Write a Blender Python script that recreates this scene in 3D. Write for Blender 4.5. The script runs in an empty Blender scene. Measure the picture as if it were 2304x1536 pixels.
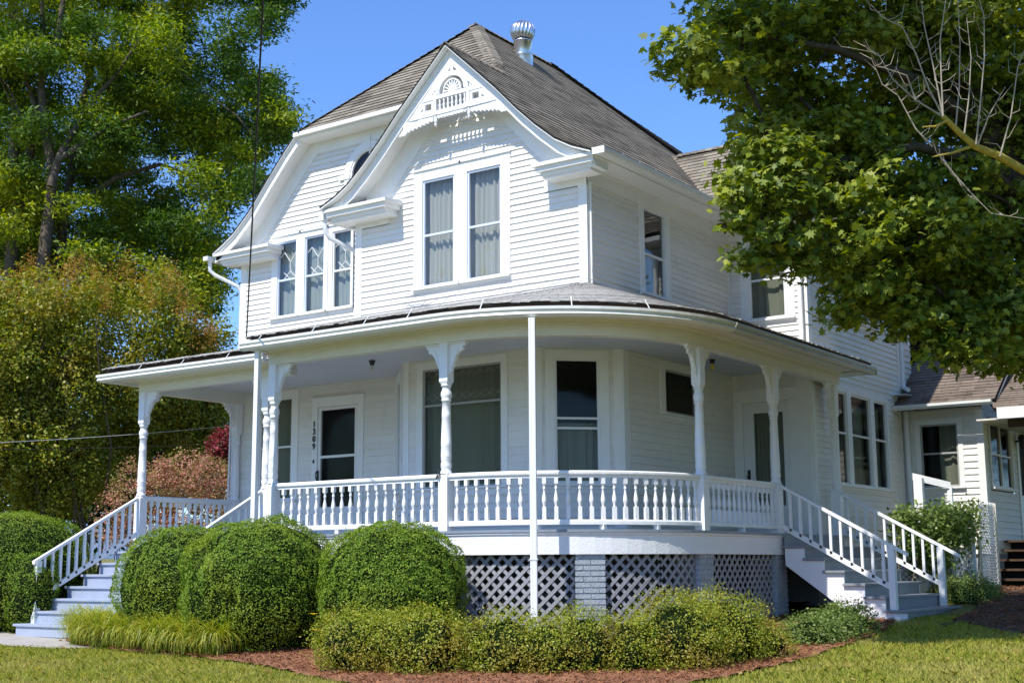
import bpy, math, random
import numpy as np
from mathutils import Vector, Matrix, noise

SC = bpy.context.scene
C = SC.collection
PI = math.pi
random.seed(7)
RNG = np.random.default_rng(11)

# ---------------------------------------------------------------- camera
# the camera stands at the world origin, x runs along the front of the house,
# y goes away from the camera, z is up (the lawn under the camera is at -1.6)
FOC = 2983.0
def _cammat(yaw, pit, rol):
    cy, sy = math.cos(yaw), math.sin(yaw)
    A = np.array([[cy, sy, 0], [-sy, cy, 0], [0, 0, 1]])
    B = np.array([[1, 0, 0], [0, 0, -1], [0, 1, 0]])
    c, s = math.cos(pit), math.sin(pit)
    P = np.array([[1, 0, 0], [0, c, s], [0, -s, c]])
    c, s = math.cos(rol), math.sin(rol)
    D = np.array([[c, -s, 0], [s, c, 0], [0, 0, 1]])
    return D @ P @ B @ A
CM = _cammat(0.6193, 0.1674, -0.0061)
cam_d = bpy.data.cameras.new('camera')
cam = bpy.data.objects.new('camera', cam_d)
C.objects.link(cam)
cam_d.sensor_width = 36.0
cam_d.lens = FOC / 2304 * 36
cam_d.clip_start = 0.1
cam_d.clip_end = 6000
cam.matrix_world = Matrix(((CM[0][0], -CM[1][0], -CM[2][0], 0),
                           (CM[0][1], -CM[1][1], -CM[2][1], 0),
                           (CM[0][2], -CM[1][2], -CM[2][2], 0), (0, 0, 0, 1)))
SC.camera = cam

# ---------------------------------------------------------------- sun, sky, exposure
SUN = Vector((-0.042, -0.60, 0.80)).normalized()       # towards the sun
EL = math.asin(SUN.z)
AZ = math.atan2(SUN.x, SUN.y)
world = bpy.data.worlds.new('World')
SC.world = world
world.use_nodes = True
nt = world.node_tree
bg = nt.nodes['Background']
sky = nt.nodes.new('ShaderNodeTexSky')
sky.sky_type = 'NISHITA'
sky.sun_disc = False
sky.sun_elevation = EL
sky.sun_rotation = AZ
sky.altitude = 300
sky.air_density = 1.2
sky.dust_density = 0.3
sky.ozone_density = 4.0
tint = nt.nodes.new('ShaderNodeMix'); tint.data_type = 'RGBA'; tint.blend_type = 'MULTIPLY'; tint.inputs[0].default_value = 1
tint.inputs[7].default_value = (.66, .87, 1.22, 1)
nt.links.new(sky.outputs[0], tint.inputs[6]); nt.links.new(tint.outputs[2], bg.inputs[0])
bg.inputs[1].default_value = 0.15
sd = bpy.data.lights.new('sun', 'SUN')
sd.energy = 4.6
sd.angle = math.radians(0.5)
sd.color = (1.0, 0.955, 0.88)
sun = bpy.data.objects.new('sun', sd)
C.objects.link(sun)
sun.location = (-5, -30, 40)
sun.rotation_euler = (-SUN).to_track_quat('-Z', 'Y').to_euler()
SC.view_settings.view_transform = 'Standard'
SC.view_settings.look = 'None'
SC.view_settings.exposure = 0.35
SC.view_settings.gamma = 1.0
SC.render.engine = 'CYCLES'
SC.cycles.max_bounces = 8
SC.cycles.transparent_max_bounces = 12

# ---------------------------------------------------------------- helpers: pixels and ground
def ray(px, py):
    return CM.T @ np.array([(px - 1152) / FOC, (py - 768) / FOC, 1.0])
def at(px, py, d):
    return ray(px, py) * d
def ony(px, py, Y):
    r = ray(px, py); return r * (Y / r[1])
def onx(px, py, X):
    r = ray(px, py); return r * (X / r[0])
def gnd(x, y):
    yy = y if y > 8 else 8 + (y - 8) * 0.02
    yy = yy if yy < 32 else 32 + (yy - 32) * 0.1
    xx = min(max(x, -40), 20)
    z = -2.07 + .0593 * yy - .0129 * xx
    return z + .02 * noise.noise(Vector((x * .35, y * .35, 0)))
def gpt(px, py, dz=0.0):
    r = ray(px, py); t = 15.0
    for _ in range(40):
        P = r * t
        t -= (P[2] - gnd(P[0], P[1]) - dz) / (r[2] - .0593 * r[1] + .0129 * r[0])
    return r * t

# ---------------------------------------------------------------- helpers: things and meshes
def tag(o, label=None, cat=None, group=None, kind=None):
    if label: o['label'] = label
    if cat: o['category'] = cat
    if group: o['group'] = group
    if kind: o['kind'] = kind
    return o
def thing(name, loc, label, cat, group=None):
    o = bpy.data.objects.new(name, None)
    C.objects.link(o)
    o.location = loc
    o.empty_display_size = 0.3
    return tag(o, label, cat, group)
def wloc(o):
    v = Vector(o.location)
    while o.parent:
        o = o.parent; v += Vector(o.location)
    return v
def link(name, me, parent=None, mat=None):
    o = bpy.data.objects.new(name, me)
    C.objects.link(o)
    if mat is not None and not me.materials: me.materials.append(mat)
    if parent is not None: o.parent = parent
    return o

class Fr:
    """a vertical plane: u runs along it, n points out of it"""
    def __init__(s, x, y, ang):
        s.o = Vector((x, y, 0)); s.u = Vector((math.cos(ang), math.sin(ang), 0))
        s.n = Vector((math.sin(ang), -math.cos(ang), 0))
    def p(s, u, n, z): return s.o + s.u * u + s.n * n + Vector((0, 0, z))
class FrX(Fr):
    """wall whose plane is Y = y, u is world x"""
    def __init__(s, y): s.o = Vector((0, y, 0)); s.u = Vector((1, 0, 0)); s.n = Vector((0, -1, 0))
class FrY(Fr):
    """wall whose plane is X = x facing +x, u is world y"""
    def __init__(s, x): s.o = Vector((x, 0, 0)); s.u = Vector((0, 1, 0)); s.n = Vector((1, 0, 0))

class MB:
    def __init__(s): s.v = []; s.f = []; s.uv = {}; s.sm = set(); s.mk = []
    def mark(s): s.mk.append((len(s.v), len(s.f)))
    def add(s, vs, fs, smooth=False):
        b = len(s.v); s.v += [tuple(v) for v in vs]
        for f in fs:
            if smooth: s.sm.add(len(s.f))
            s.f.append(tuple(i + b for i in f))
    def hexa(s, p):
        s.add(p, [(0, 3, 2, 1), (4, 5, 6, 7), (0, 1, 5, 4), (1, 2, 6, 5), (2, 3, 7, 6), (3, 0, 4, 7)])
    def box(s, x0, x1, y0, y1, z0, z1):
        s.hexa([(x0, y0, z0), (x1, y0, z0), (x1, y1, z0), (x0, y1, z0), (x0, y0, z1), (x1, y0, z1), (x1, y1, z1), (x0, y1, z1)])
    def fb(s, F, u0, u1, n0, n1, z0, z1):
        s.hexa([F.p(u0, n0, z0), F.p(u1, n0, z0), F.p(u1, n1, z0), F.p(u0, n1, z0),
                F.p(u0, n0, z1), F.p(u1, n0, z1), F.p(u1, n1, z1), F.p(u0, n1, z1)])
    def fprism(s, F, poly, n0, n1):
        """poly: list of (u,z), extruded from n0 to n1"""
        k = len(poly)
        vs = [F.p(u, n0, z) for u, z in poly] + [F.p(u, n1, z) for u, z in poly]
        fs = [tuple(range(k)), tuple(reversed(range(k, 2 * k)))]
        fs += [(i, (i + 1) % k + 0, (i + 1) % k + k, i + k) for i in range(k)]
        s.add(vs, fs)
    def bar(s, a, b, w, h, up=(0, 0, 1)):
        a = Vector(a); b = Vector(b); d = (b - a).normalized(); up = Vector(up)
        x = d.cross(up)
        if x.length < 1e-4: x = d.cross(Vector((1, 0, 0)))
        x.normalize(); y = x.cross(d)
        x *= w / 2; y *= h / 2
        s.hexa([a - x - y, a + x - y, a + x + y, a - x + y, b - x - y, b + x - y, b + x + y, b - x + y])
    def plumb(s, a, b, w, h):
        """sloping rail with vertical end cuts; a, b are centre points"""
        a = Vector(a); b = Vector(b); d = Vector((b.x - a.x, b.y - a.y, 0)).normalized()
        x = d.cross(Vector((0, 0, 1))) * (w / 2); y = Vector((0, 0, h / 2))
        s.hexa([a - x - y, a + x - y, a + x + y, a - x + y, b - x - y, b + x - y, b + x + y, b - x + y])
    def tube(s, pts, rs, k=8, cap=True, smooth=True):
        pts = [Vector(p) for p in pts]; n = len(pts)
        if not hasattr(rs, '__len__'): rs = [rs] * n
        ref = None; rings = []
        for i, p in enumerate(pts):
            d = (pts[min(i + 1, n - 1)] - pts[max(i - 1, 0)]).normalized()
            if ref is None:
                ref = Vector((0, 0, 1)) if abs(d.z) < .9 else Vector((1, 0, 0))
            x = d.cross(ref)
            if x.length < 1e-5: x = d.cross(Vector((0, 1, 0.3)))
            x.normalize(); y = x.cross(d).normalized(); ref = y if False else ref
            rings.append([p + (x * math.cos(2 * PI * j / k) + y * math.sin(2 * PI * j / k)) * rs[i] for j in range(k)])
        vs = [v for r in rings for v in r]
        fs = [(i * k + j, i * k + (j + 1) % k, (i + 1) * k + (j + 1) % k, (i + 1) * k + j) for i in range(n - 1) for j in range(k)]
        s.add(vs, fs, smooth)
        if cap:
            s.add(rings[0], [tuple(range(k))]); s.add(rings[-1], [tuple(reversed(range(k)))])
    def lathe(s, prof, cx, cy, k=14, smooth=True):
        """prof: list of (z, r) bottom to top"""
        vs = [(cx + r * math.cos(2 * PI * j / k), cy + r * math.sin(2 * PI * j / k), z) for z, r in prof for j in range(k)]
        n = len(prof)
        fs = [(i * k + j, i * k + (j + 1) % k, (i + 1) * k + (j + 1) % k, (i + 1) * k + j) for i in range(n - 1) for j in range(k)]
        s.add(vs, fs, smooth)
        s.add(vs[:k], [tuple(reversed(range(k)))]); s.add(vs[-k:], [tuple(range(k))])
    def sweep(s, path, prof, closed_prof=True, smooth=False, z=0.0):
        """path: list of 2D points (outward side on the right-hand side of travel), prof: (n, z)"""
        P = [Vector((p[0], p[1])) for p in path]; n = len(P); k = len(prof); vs = []
        for i in range(n):
            d0 = (P[i] - P[i - 1]).normalized() if i else (P[1] - P[0]).normalized()
            d1 = (P[i + 1] - P[i]).normalized() if i < n - 1 else d0
            n0 = Vector((d0.y, -d0.x)); n1 = Vector((d1.y, -d1.x))
            m = (n0 + n1); m = m / max(m.length_squared / 2, 1e-6) if m.length > 1e-6 else n0
            for a, h in prof: vs.append((P[i].x + m.x * a, P[i].y + m.y * a, h + z))
        kk = k if closed_prof else k - 1
        fs = [(i * k + j, (i + 1) * k + j, (i + 1) * k + (j + 1) % k, i * k + (j + 1) % k) for i in range(n - 1) for j in range(kk)]
        s.add(vs, fs, smooth)
        if closed_prof:
            s.add(vs[:k], [tuple(range(k))]); s.add(vs[-k:], [tuple(reversed(range(k)))])
    def build(s, name, mat, parent=None, bevel=0, label=None, smooth=False):
        base = wloc(parent) if parent is not None else Vector((0, 0, 0))
        me = bpy.data.meshes.new(name)
        me.from_pydata([(v[0] - base.x, v[1] - base.y, v[2] - base.z) for v in s.v], [], s.f)
        if s.uv:
            ul = me.uv_layers.new(name='UVMap')
            for pi, uvs in s.uv.items():
                p = me.polygons[pi]
                for li, c in zip(p.loop_indices, uvs): ul.data[li].uv = c
        for i in (range(len(s.f)) if smooth else s.sm): me.polygons[i].use_smooth = True
        me.materials.append(mat)
        me.update()
        o = link(name, me, parent)
        if bevel:
            b = o.modifiers.new('bevel', 'BEVEL'); b.width = bevel; b.segments = 2; b.limit_method = 'ANGLE'; b.angle_limit = .6
        if label: o['label'] = label
        return o
def build_each(m, name, mat, parent=None):
    """one part per marked piece"""
    mk = m.mk + [(len(m.v), len(m.f))]
    for (v0, f0), (v1, f1) in zip(mk[:-1], mk[1:]):
        if f1 <= f0: continue
        q = MB(); q.v = m.v[v0:v1]; q.f = [tuple(i - v0 for i in f) for f in m.f[f0:f1]]
        q.uv = {k - f0: c for k, c in m.uv.items() if f0 <= k < f1}; q.sm = {k - f0 for k in m.sm if f0 <= k < f1}
        q.build(name, mat, parent)
class MBe(MB):
    """every fb / box / sweep / tube call starts a new piece"""
    def fb(s, *a): s.mark(); MB.fb(s, *a)
    def box(s, *a): s.mark(); MB.box(s, *a)
    def tube(s, *a, **k): s.mark(); MB.tube(s, *a, **k)
    def sweep(s, *a, **k): s.mark(); MB.sweep(s, *a, **k)
def dup(src, parent, loc, rz=0.0):
    c = src.copy(); C.objects.link(c); c.parent = parent
    c.location = Vector(loc) - (wloc(parent) if parent is not None else Vector((0, 0, 0)))
    c.rotation_euler = (0, 0, rz)
    for ch in [q for q in SC.objects if q.parent is src]:
        d = ch.copy(); C.objects.link(d); d.parent = c
    return c

# ---------------------------------------------------------------- materials
def mat(name, col, rough=.6, spec=.3, metal=0, var=.08, scale=4, bump=0, bscale=40, stain=None, stain_amt=.3, coat=0, island=0.0):
    m = bpy.data.materials.new(name); m.use_nodes = True
    t = m.node_tree; N = t.nodes; L = t.links; b = N['Principled BSDF']
    b.inputs['Roughness'].default_value = rough
    b.inputs['Specular IOR Level'].default_value = spec
    b.inputs['Metallic'].default_value = metal
    tc = N.new('ShaderNodeTexCoord')
    nz = N.new('ShaderNodeTexNoise'); nz.inputs['Scale'].default_value = scale; nz.inputs['Detail'].default_value = 6
    nz.inputs['Roughness'].default_value = .65
    L.new(tc.outputs['Object'], nz.inputs['Vector'])
    cr = N.new('ShaderNodeValToRGB')
    c = Vector(col)
    cr.color_ramp.elements[0].position = .3; cr.color_ramp.elements[1].position = .7
    cr.color_ramp.elements[0].color = (*(c * (1 - var)), 1); cr.color_ramp.elements[1].color = (*(c * (1 + var * .5)), 1)
    L.new(nz.outputs[0], cr.inputs[0])
    out = cr.outputs[0]
    if stain:
        n2 = N.new('ShaderNodeTexNoise'); n2.inputs['Scale'].default_value = scale * 2.7; n2.inputs['Detail'].default_value = 8
        n2.inputs['Roughness'].default_value = .75
        L.new(tc.outputs['Object'], n2.inputs['Vector'])
        r2 = N.new('ShaderNodeValToRGB'); r2.color_ramp.elements[0].position = .56; r2.color_ramp.elements[1].position = .72
        r2.color_ramp.elements[0].color = (0, 0, 0, 1); r2.color_ramp.elements[1].color = (stain_amt,) * 3 + (1,)
        L.new(n2.outputs[0], r2.inputs[0])
        mx = N.new('ShaderNodeMix'); mx.data_type = 'RGBA'
        L.new(r2.outputs[0], mx.inputs[0]); L.new(out, mx.inputs[6]); mx.inputs[7].default_value = (*stain, 1)
        out = mx.outputs[2]
    if island:
        g = N.new('ShaderNodeNewGeometry'); mr = N.new('ShaderNodeMapRange'); mr.inputs[3].default_value = 1 - island; mr.inputs[4].default_value = 1.0
        L.new(g.outputs['Random Per Island'], mr.inputs[0])
        hv = N.new('ShaderNodeHueSaturation'); L.new(mr.outputs[0], hv.inputs['Value']); L.new(out, hv.inputs['Color']); out = hv.outputs[0]
    L.new(out, b.inputs['Base Color'])
    if bump:
        bn = N.new('ShaderNodeTexNoise'); bn.inputs['Scale'].default_value = bscale; bn.inputs['Detail'].default_value = 5
        L.new(tc.outputs['Object'], bn.inputs['Vector'])
        bp = N.new('ShaderNodeBump'); bp.inputs['Strength'].default_value = bump; bp.inputs['Distance'].default_value = .02
        L.new(bn.outputs[0], bp.inputs['Height']); L.new(bp.outputs[0], b.inputs['Normal'])
    if coat: b.inputs['Coat Weight'].default_value = coat
    return m
def leafmat(name, cols, trans=.35, rough=.5, spec=.35, patch=None):
    """cols: colours picked at random per leaf; patch: (colour, scale, amount) for sprays of new growth"""
    m = bpy.data.materials.new(name); m.use_nodes = True
    t = m.node_tree; N = t.nodes; L = t.links; b = N['Principled BSDF']
    g = N.new('ShaderNodeNewGeometry')
    cr = N.new('ShaderNodeValToRGB'); cr.color_ramp.interpolation = 'LINEAR'
    e = cr.color_ramp.elements
    while len(e) < len(cols): e.new(.5)
    for i, c in enumerate(cols): e[i].position = i / max(1, len(cols) - 1); e[i].color = (*c, 1)
    L.new(g.outputs['Random Per Island'], cr.inputs[0])
    out = cr.outputs[0]
    if patch:
        tc = N.new('ShaderNodeTexCoord'); nz = N.new('ShaderNodeTexNoise'); nz.inputs['Scale'].default_value = patch[1]
        nz.inputs['Detail'].default_value = 4
        L.new(tc.outputs['Object'], nz.inputs['Vector'])
        r2 = N.new('ShaderNodeValToRGB'); r2.color_ramp.elements[0].position = .5; r2.color_ramp.elements[1].position = .66
        r2.color_ramp.elements[0].color = (0, 0, 0, 1); r2.color_ramp.elements[1].color = (patch[2],) * 3 + (1,)
        L.new(nz.outputs[0], r2.inputs[0])
        mx = N.new('ShaderNodeMix'); mx.data_type = 'RGBA'
        L.new(r2.outputs[0], mx.inputs[0]); L.new(out, mx.inputs[6]); mx.inputs[7].default_value = (*patch[0], 1)
        out = mx.outputs[2]
    L.new(out, b.inputs['Base Color'])
    b.inputs['Roughness'].default_value = rough
    b.inputs['Specular IOR Level'].default_value = spec
    tr = N.new('ShaderNodeBsdfTranslucent')
    hs = N.new('ShaderNodeHueSaturation'); hs.inputs['Saturation'].default_value = 1.15; hs.inputs['Value'].default_value = 1.5
    L.new(out, hs.inputs['Color']); L.new(hs.outputs[0], tr.inputs[0])
    ms = N.new('ShaderNodeMixShader'); ms.inputs[0].default_value = trans
    L.new(b.outputs[0], ms.inputs[1]); L.new(tr.outputs[0], ms.inputs[2])
    L.new(ms.outputs[0], N['Material Output'].inputs[0])
    return m
M = {}
M['siding'] = mat('white siding paint', (.82, .80, .755), .5, .3, var=.05, scale=1.3, bump=.35, bscale=60, stain=(.52, .50, .44), stain_amt=.38, island=.07)
M['trim'] = mat('white trim paint', (.82, .82, .80), .45, .35, var=.05, scale=2.3, bump=.22, bscale=45, stain=(.52, .50, .44), stain_amt=.22)
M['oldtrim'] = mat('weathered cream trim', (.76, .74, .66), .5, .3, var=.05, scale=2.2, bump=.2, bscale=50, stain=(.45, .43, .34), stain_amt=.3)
M['rail'] = mat('white railing paint', (.83, .83, .84), .38, .4, var=.03, scale=5, bump=.3, bscale=30, stain=(.6, .6, .58), stain_amt=.12)
M['ceiling'] = mat('pale blue grey ceiling paint', (.60, .61, .66), .5, .3, var=.04, scale=1.5, stain=(.5, .5, .48), stain_amt=.2)
M['deck'] = mat('grey porch floor paint', (.26, .29, .34), .4, .4, var=.1, scale=3, bump=.2, stain=(.4, .4, .4), stain_amt=.3)
M['step_blue'] = mat('blue grey step paint', (.36, .41, .52), .42, .4, var=.08, scale=4, bump=.25, stain=(.62, .63, .62), stain_amt=.5, island=.06)
M['step_grey'] = mat('grey step paint', (.24, .27, .31), .42, .4, var=.1, scale=4, bump=.25, stain=(.45, .46, .45), stain_amt=.5, island=.08)
M['lattice'] = mat('grey lattice paint', (.34, .35, .37), .6, .3, var=.1, scale=6, bump=.2, stain=(.25, .23, .21), stain_amt=.6, island=.2)
M['gutter'] = mat('white gutter metal', (.74, .75, .72), .35, .45, var=.06, scale=2.5, stain=(.36, .38, .32), stain_amt=.45)
M['gutter_side'] = mat('mildewed gutter metal', (.52, .52, .46), .45, .35, var=.15, scale=3, stain=(.16, .17, .12), stain_amt=.7)
M['downpipe'] = mat('white downspout metal', (.78, .79, .80), .35, .45, var=.04, scale=3, stain=(.5, .5, .48), stain_amt=.25)
M['black'] = mat('black iron', (.015, .015, .017), .4, .5)
M['dark'] = mat('dark inside', (.02, .02, .022), .9, .1)
M['underside'] = mat('ground with porch shade painted in', (.012, .010, .009), .95, .05)  # near-black base colour paints in the dark void under the porch
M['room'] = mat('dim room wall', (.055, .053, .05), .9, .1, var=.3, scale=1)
M['alu'] = mat('pale blue storm sash', (.62, .68, .80), .35, .5, var=.03)
M['sash'] = mat('white sash', (.76, .76, .75), .4, .4, var=.03)
M['sash_grey'] = mat('grey screen frame', (.36, .36, .35), .5, .3)
M['galv'] = mat('galvanised metal', (.62, .63, .65), .28, .5, metal=.9, var=.12, scale=9, stain=(.35, .30, .25), stain_amt=.3)
M['wood'] = mat('old dark wood', (.09, .055, .035), .8, .2, var=.3, scale=8, bump=.4)
M['roofedge'] = mat('weathered shingle edge', (.46, .44, .40), .9, .1, var=.3, scale=14, bump=.7, bscale=60, stain=(.15, .12, .10), stain_amt=.7)
M['bulb'] = mat('yellow bulb glass', (.75, .55, .03), .15, .6)
M['bulbw'] = mat('clear bulb glass', (.6, .6, .58), .1, .6)
M['found'] = mat('grey foundation paint', (.30, .33, .37), .7, .2, var=.12, bump=.3)
M['concrete'] = mat('concrete walk', (.40, .37, .33), .8, .2, var=.12, scale=3, bump=.3, stain=(.28, .25, .2), stain_amt=.4)
M['bark'] = mat('grey brown bark', (.13, .105, .08), .9, .1, var=.45, scale=9, bump=.8, bscale=25)
M['bark_light'] = mat('pale stem bark', (.24, .19, .13), .85, .1, var=.35, scale=9, bump=.5, bscale=25)
M['bark_dark'] = mat('dark maple bark', (.085, .07, .055), .9, .1, var=.45, scale=7, bump=.9, bscale=22)
M['lichen'] = mat('lichen covered bark', (.46, .36, .08), .9, .1, var=.3, scale=10, bump=.7, stain=(.70, .55, .03), stain_amt=1.0)
M['twig'] = mat('dead grey twigs', (.42, .36, .28), .85, .1, var=.2, scale=12)
M['cable'] = mat('black cable', (.02, .02, .02), .6, .3)
M['cablew'] = mat('pale wire', (.5, .5, .48), .5, .3)
M['hill'] = mat('distant blue hill', (.16, .23, .32), .95, .05, var=.15, scale=.02)

def glassmat(name, tint=(.86, .88, .87), gl=.035, rough=.02, k=.6):
    m = bpy.data.materials.new(name); m.use_nodes = True
    t = m.node_tree; N = t.nodes; L = t.links; N.remove(N['Principled BSDF'])
    tr = N.new('ShaderNodeBsdfTransparent'); tr.inputs[0].default_value = (*tint, 1)
    g = N.new('ShaderNodeBsdfGlossy'); g.inputs['Roughness'].default_value = rough
    g.inputs[0].default_value = (.95, .97, 1, 1)
    fr = N.new('ShaderNodeLayerWeight'); fr.inputs[0].default_value = .5
    pw = N.new('ShaderNodeMath'); pw.operation = 'POWER'; pw.inputs[1].default_value = 4.0; L.new(fr.outputs['Facing'], pw.inputs[0])
    ad = N.new('ShaderNodeMath'); ad.operation = 'MULTIPLY_ADD'; ad.inputs[1].default_value = k; ad.inputs[2].default_value = gl
    ad.use_clamp = True
    L.new(pw.outputs[0], ad.inputs[0])
    tc = N.new('ShaderNodeTexCoord'); nz = N.new('ShaderNodeTexNoise'); nz.inputs['Scale'].default_value = 1.6; nz.inputs['Detail'].default_value = 1
    bp = N.new('ShaderNodeBump'); bp.inputs['Strength'].default_value = .12; bp.inputs['Distance'].default_value = .05
    L.new(tc.outputs['Object'], nz.inputs['Vector']); L.new(nz.outputs[0], bp.inputs['Height']); L.new(bp.outputs[0], g.inputs['Normal'])
    ms = N.new('ShaderNodeMixShader')
    L.new(ad.outputs[0], ms.inputs[0]); L.new(tr.outputs[0], ms.inputs[1]); L.new(g.outputs[0], ms.inputs[2])
    L.new(ms.outputs[0], N['Material Output'].inputs[0])
    return m
M['glass'] = glassmat('window glass')
M['screen'] = glassmat('screened glass', (.70, .71, .68), .014, .06, .35)
def curtainmat(name, col, tr=.3):
    m = bpy.data.materials.new(name); m.use_nodes = True
    t = m.node_tree; N = t.nodes; L = t.links
    b = N['Principled BSDF']; b.inputs['Base Color'].default_value = (*col, 1); b.inputs['Roughness'].default_value = .9
    b.inputs['Specular IOR Level'].default_value = .05
    r = N.new('ShaderNodeBsdfTranslucent'); r.inputs[0].default_value = (*col, 1)
    ms = N.new('ShaderNodeMixShader'); ms.inputs[0].default_value = tr
    L.new(b.outputs[0], ms.inputs[1]); L.new(r.outputs[0], ms.inputs[2]); L.new(ms.outputs[0], N['Material Output'].inputs[0])
    return m
M['curtain'] = curtainmat('white sheer curtain', (.62, .62, .58))
M['curtain_up'] = curtainmat('thin white curtain', (.74, .71, .65))
M['drape'] = curtainmat('grey green drape', (.66, .69, .62), .15)
M['blind'] = curtainmat('pale blind', (.58, .62, .60))

def shinglemat(name, c1, c2, w=.32, h=.14):
    m = bpy.data.materials.new(name); m.use_nodes = True
    t = m.node_tree; N = t.nodes; L = t.links; b = N['Principled BSDF']
    uv = N.new('ShaderNodeUVMap'); uv.uv_map = 'UVMap'
    br = N.new('ShaderNodeTexBrick'); br.inputs['Scale'].default_value = 1; br.inputs['Mortar Size'].default_value = .004
    br.inputs['Brick Width'].default_value = w; br.inputs['Row Height'].default_value = h
    br.inputs['Color1'].default_value = (0, 0, 0, 1); br.inputs['Color2'].default_value = (1, 1, 1, 1); br.inputs['Mortar'].default_value = (.1, .1, .1, 1)
    br.offset = .37; br.inputs['Mortar Smooth'].default_value = .3
    L.new(uv.outputs[0], br.inputs['Vector'])
    n1 = N.new('ShaderNodeTexNoise'); n1.inputs['Scale'].default_value = 1.1; n1.inputs['Detail'].default_value = 8; n1.inputs['Roughness'].default_value = .7
    n2 = N.new('ShaderNodeTexNoise'); n2.inputs['Scale'].default_value = 90; n2.inputs['Detail'].default_value = 2
    L.new(uv.outputs[0], n1.inputs['Vector']); L.new(uv.outputs[0], n2.inputs['Vector'])
    a = N.new('ShaderNodeMath'); a.operation = 'MULTIPLY_ADD'; a.inputs[1].default_value = .42; L.new(br.outputs[0], a.inputs[0])
    L.new(n1.outputs[0], a.inputs[2])
    a2 = N.new('ShaderNodeMath'); a2.operation = 'MULTIPLY_ADD'; a2.inputs[1].default_value = .45; L.new(n2.outputs[0], a2.inputs[0]); L.new(a.outputs[0], a2.inputs[2])
    cr = N.new('ShaderNodeValToRGB'); cr.color_ramp.elements[0].position = .62; cr.color_ramp.elements[1].position = 1.05
    cr.color_ramp.elements[0].color = (*c1, 1); cr.color_ramp.elements[1].color = (*c2, 1)
    L.new(a2.outputs[0], cr.inputs[0])
    mx = N.new('ShaderNodeMix'); mx.data_type = 'RGBA'; mx.inputs[7].default_value = (.03, .027, .024, 1)
    L.new(br.outputs['Fac'], mx.inputs[0]); L.new(cr.outputs[0], mx.inputs[6])
    L.new(mx.outputs[2], b.inputs['Base Color'])
    b.inputs['Roughness'].default_value = .92; b.inputs['Specular IOR Level'].default_value = .15
    bp = N.new('ShaderNodeBump'); bp.inputs['Strength'].default_value = .6; bp.inputs['Distance'].default_value = .01
    L.new(n2.outputs[0], bp.inputs['Height']); L.new(bp.outputs[0], b.inputs['Normal'])
    return m
M['shingle'] = shinglemat('grey brown roof shingles', (.10, .086, .066), (.275, .24, .185))
M['shingle_tan'] = shinglemat('tan brown roof shingles', (.10, .08, .065), (.235, .185, .15))
M['shingle_porch'] = shinglemat('weathered pale porch shingles', (.22, .20, .18), (.5, .48, .45))

# ---------------------------------------------------------------- siding and shingle builders
def _span(poly, z):
    xs = []
    k = len(poly)
    for i in range(k):
        (u0, z0), (u1, z1) = poly[i], poly[(i + 1) % k]
        if (z0 <= z < z1) or (z1 <= z < z0):
            xs.append(u0 + (u1 - u0) * (z - z0) / (z1 - z0))
    return (min(xs), max(xs)) if len(xs) >= 2 else None
def clap(mb, F, poly, holes=(), expo=.1, z0=None, butt=.027):
    """lapped boards over the (u,z) outline, leaving out the rectangular holes"""
    zb = min(q[1] for q in poly); zt = max(q[1] for q in poly)
    z = zb
    while z < zt - .01:
        A, B = z, min(z + expo, zt)
        zs = [A] + sorted({h[i] for h in holes for i in (2, 3) if A + .004 < h[i] < B - .004}) + [B]
        j = random.uniform(-.0015, .0015)
        for a, b in zip(zs[:-1], zs[1:]):
            lo = _span(poly, a + .001); hi = _span(poly, b - .001)
            if not (lo and hi): continue
            cuts = sorted((h[0], h[1]) for h in holes if h[2] < (a + b) / 2 < h[3])
            pieces = []; sl, sh, R0, R1 = lo[0], hi[0], lo[1], hi[1]
            for c0, c1 in cuts:
                if c1 <= max(sl, sh) or c0 >= min(R0, R1): continue
                if c0 > min(sl, sh): pieces.append((sl, sh, c0, c0))
                sl = sh = c1
            if sl < R0 or sh < R1: pieces.append((sl, sh, R0, R1))
            na = butt + (.006 - butt) * (a - A) / expo + j; nb = butt + (.006 - butt) * (b - A) / expo + j
            for a0, a1, b0, b1 in pieces:
                if b0 - a0 < .005 and b1 - a1 < .005: continue
                mb.hexa([F.p(a0, 0, a), F.p(b0, 0, a), F.p(b0, na, a), F.p(a0, na, a),
                         F.p(a1, 0, b), F.p(b1, 0, b), F.p(b1, nb, b), F.p(a1, nb, b)])
        z += expo
def _clip(poly, b, keep_above):
    out = []
    k = len(poly)
    for i in range(k):
        p, q = poly[i], poly[(i + 1) % k]
        pi = (p[1] >= b) == keep_above or p[1] == b
        qi = (q[1] >= b) == keep_above or q[1] == b
        if pi: out.append(p)
        if pi != qi and abs(p[1] - q[1]) > 1e-9:
            t = (b - p[1]) / (q[1] - p[1]); out.append((p[0] + (q[0] - p[0]) * t, b))
    return out
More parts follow.
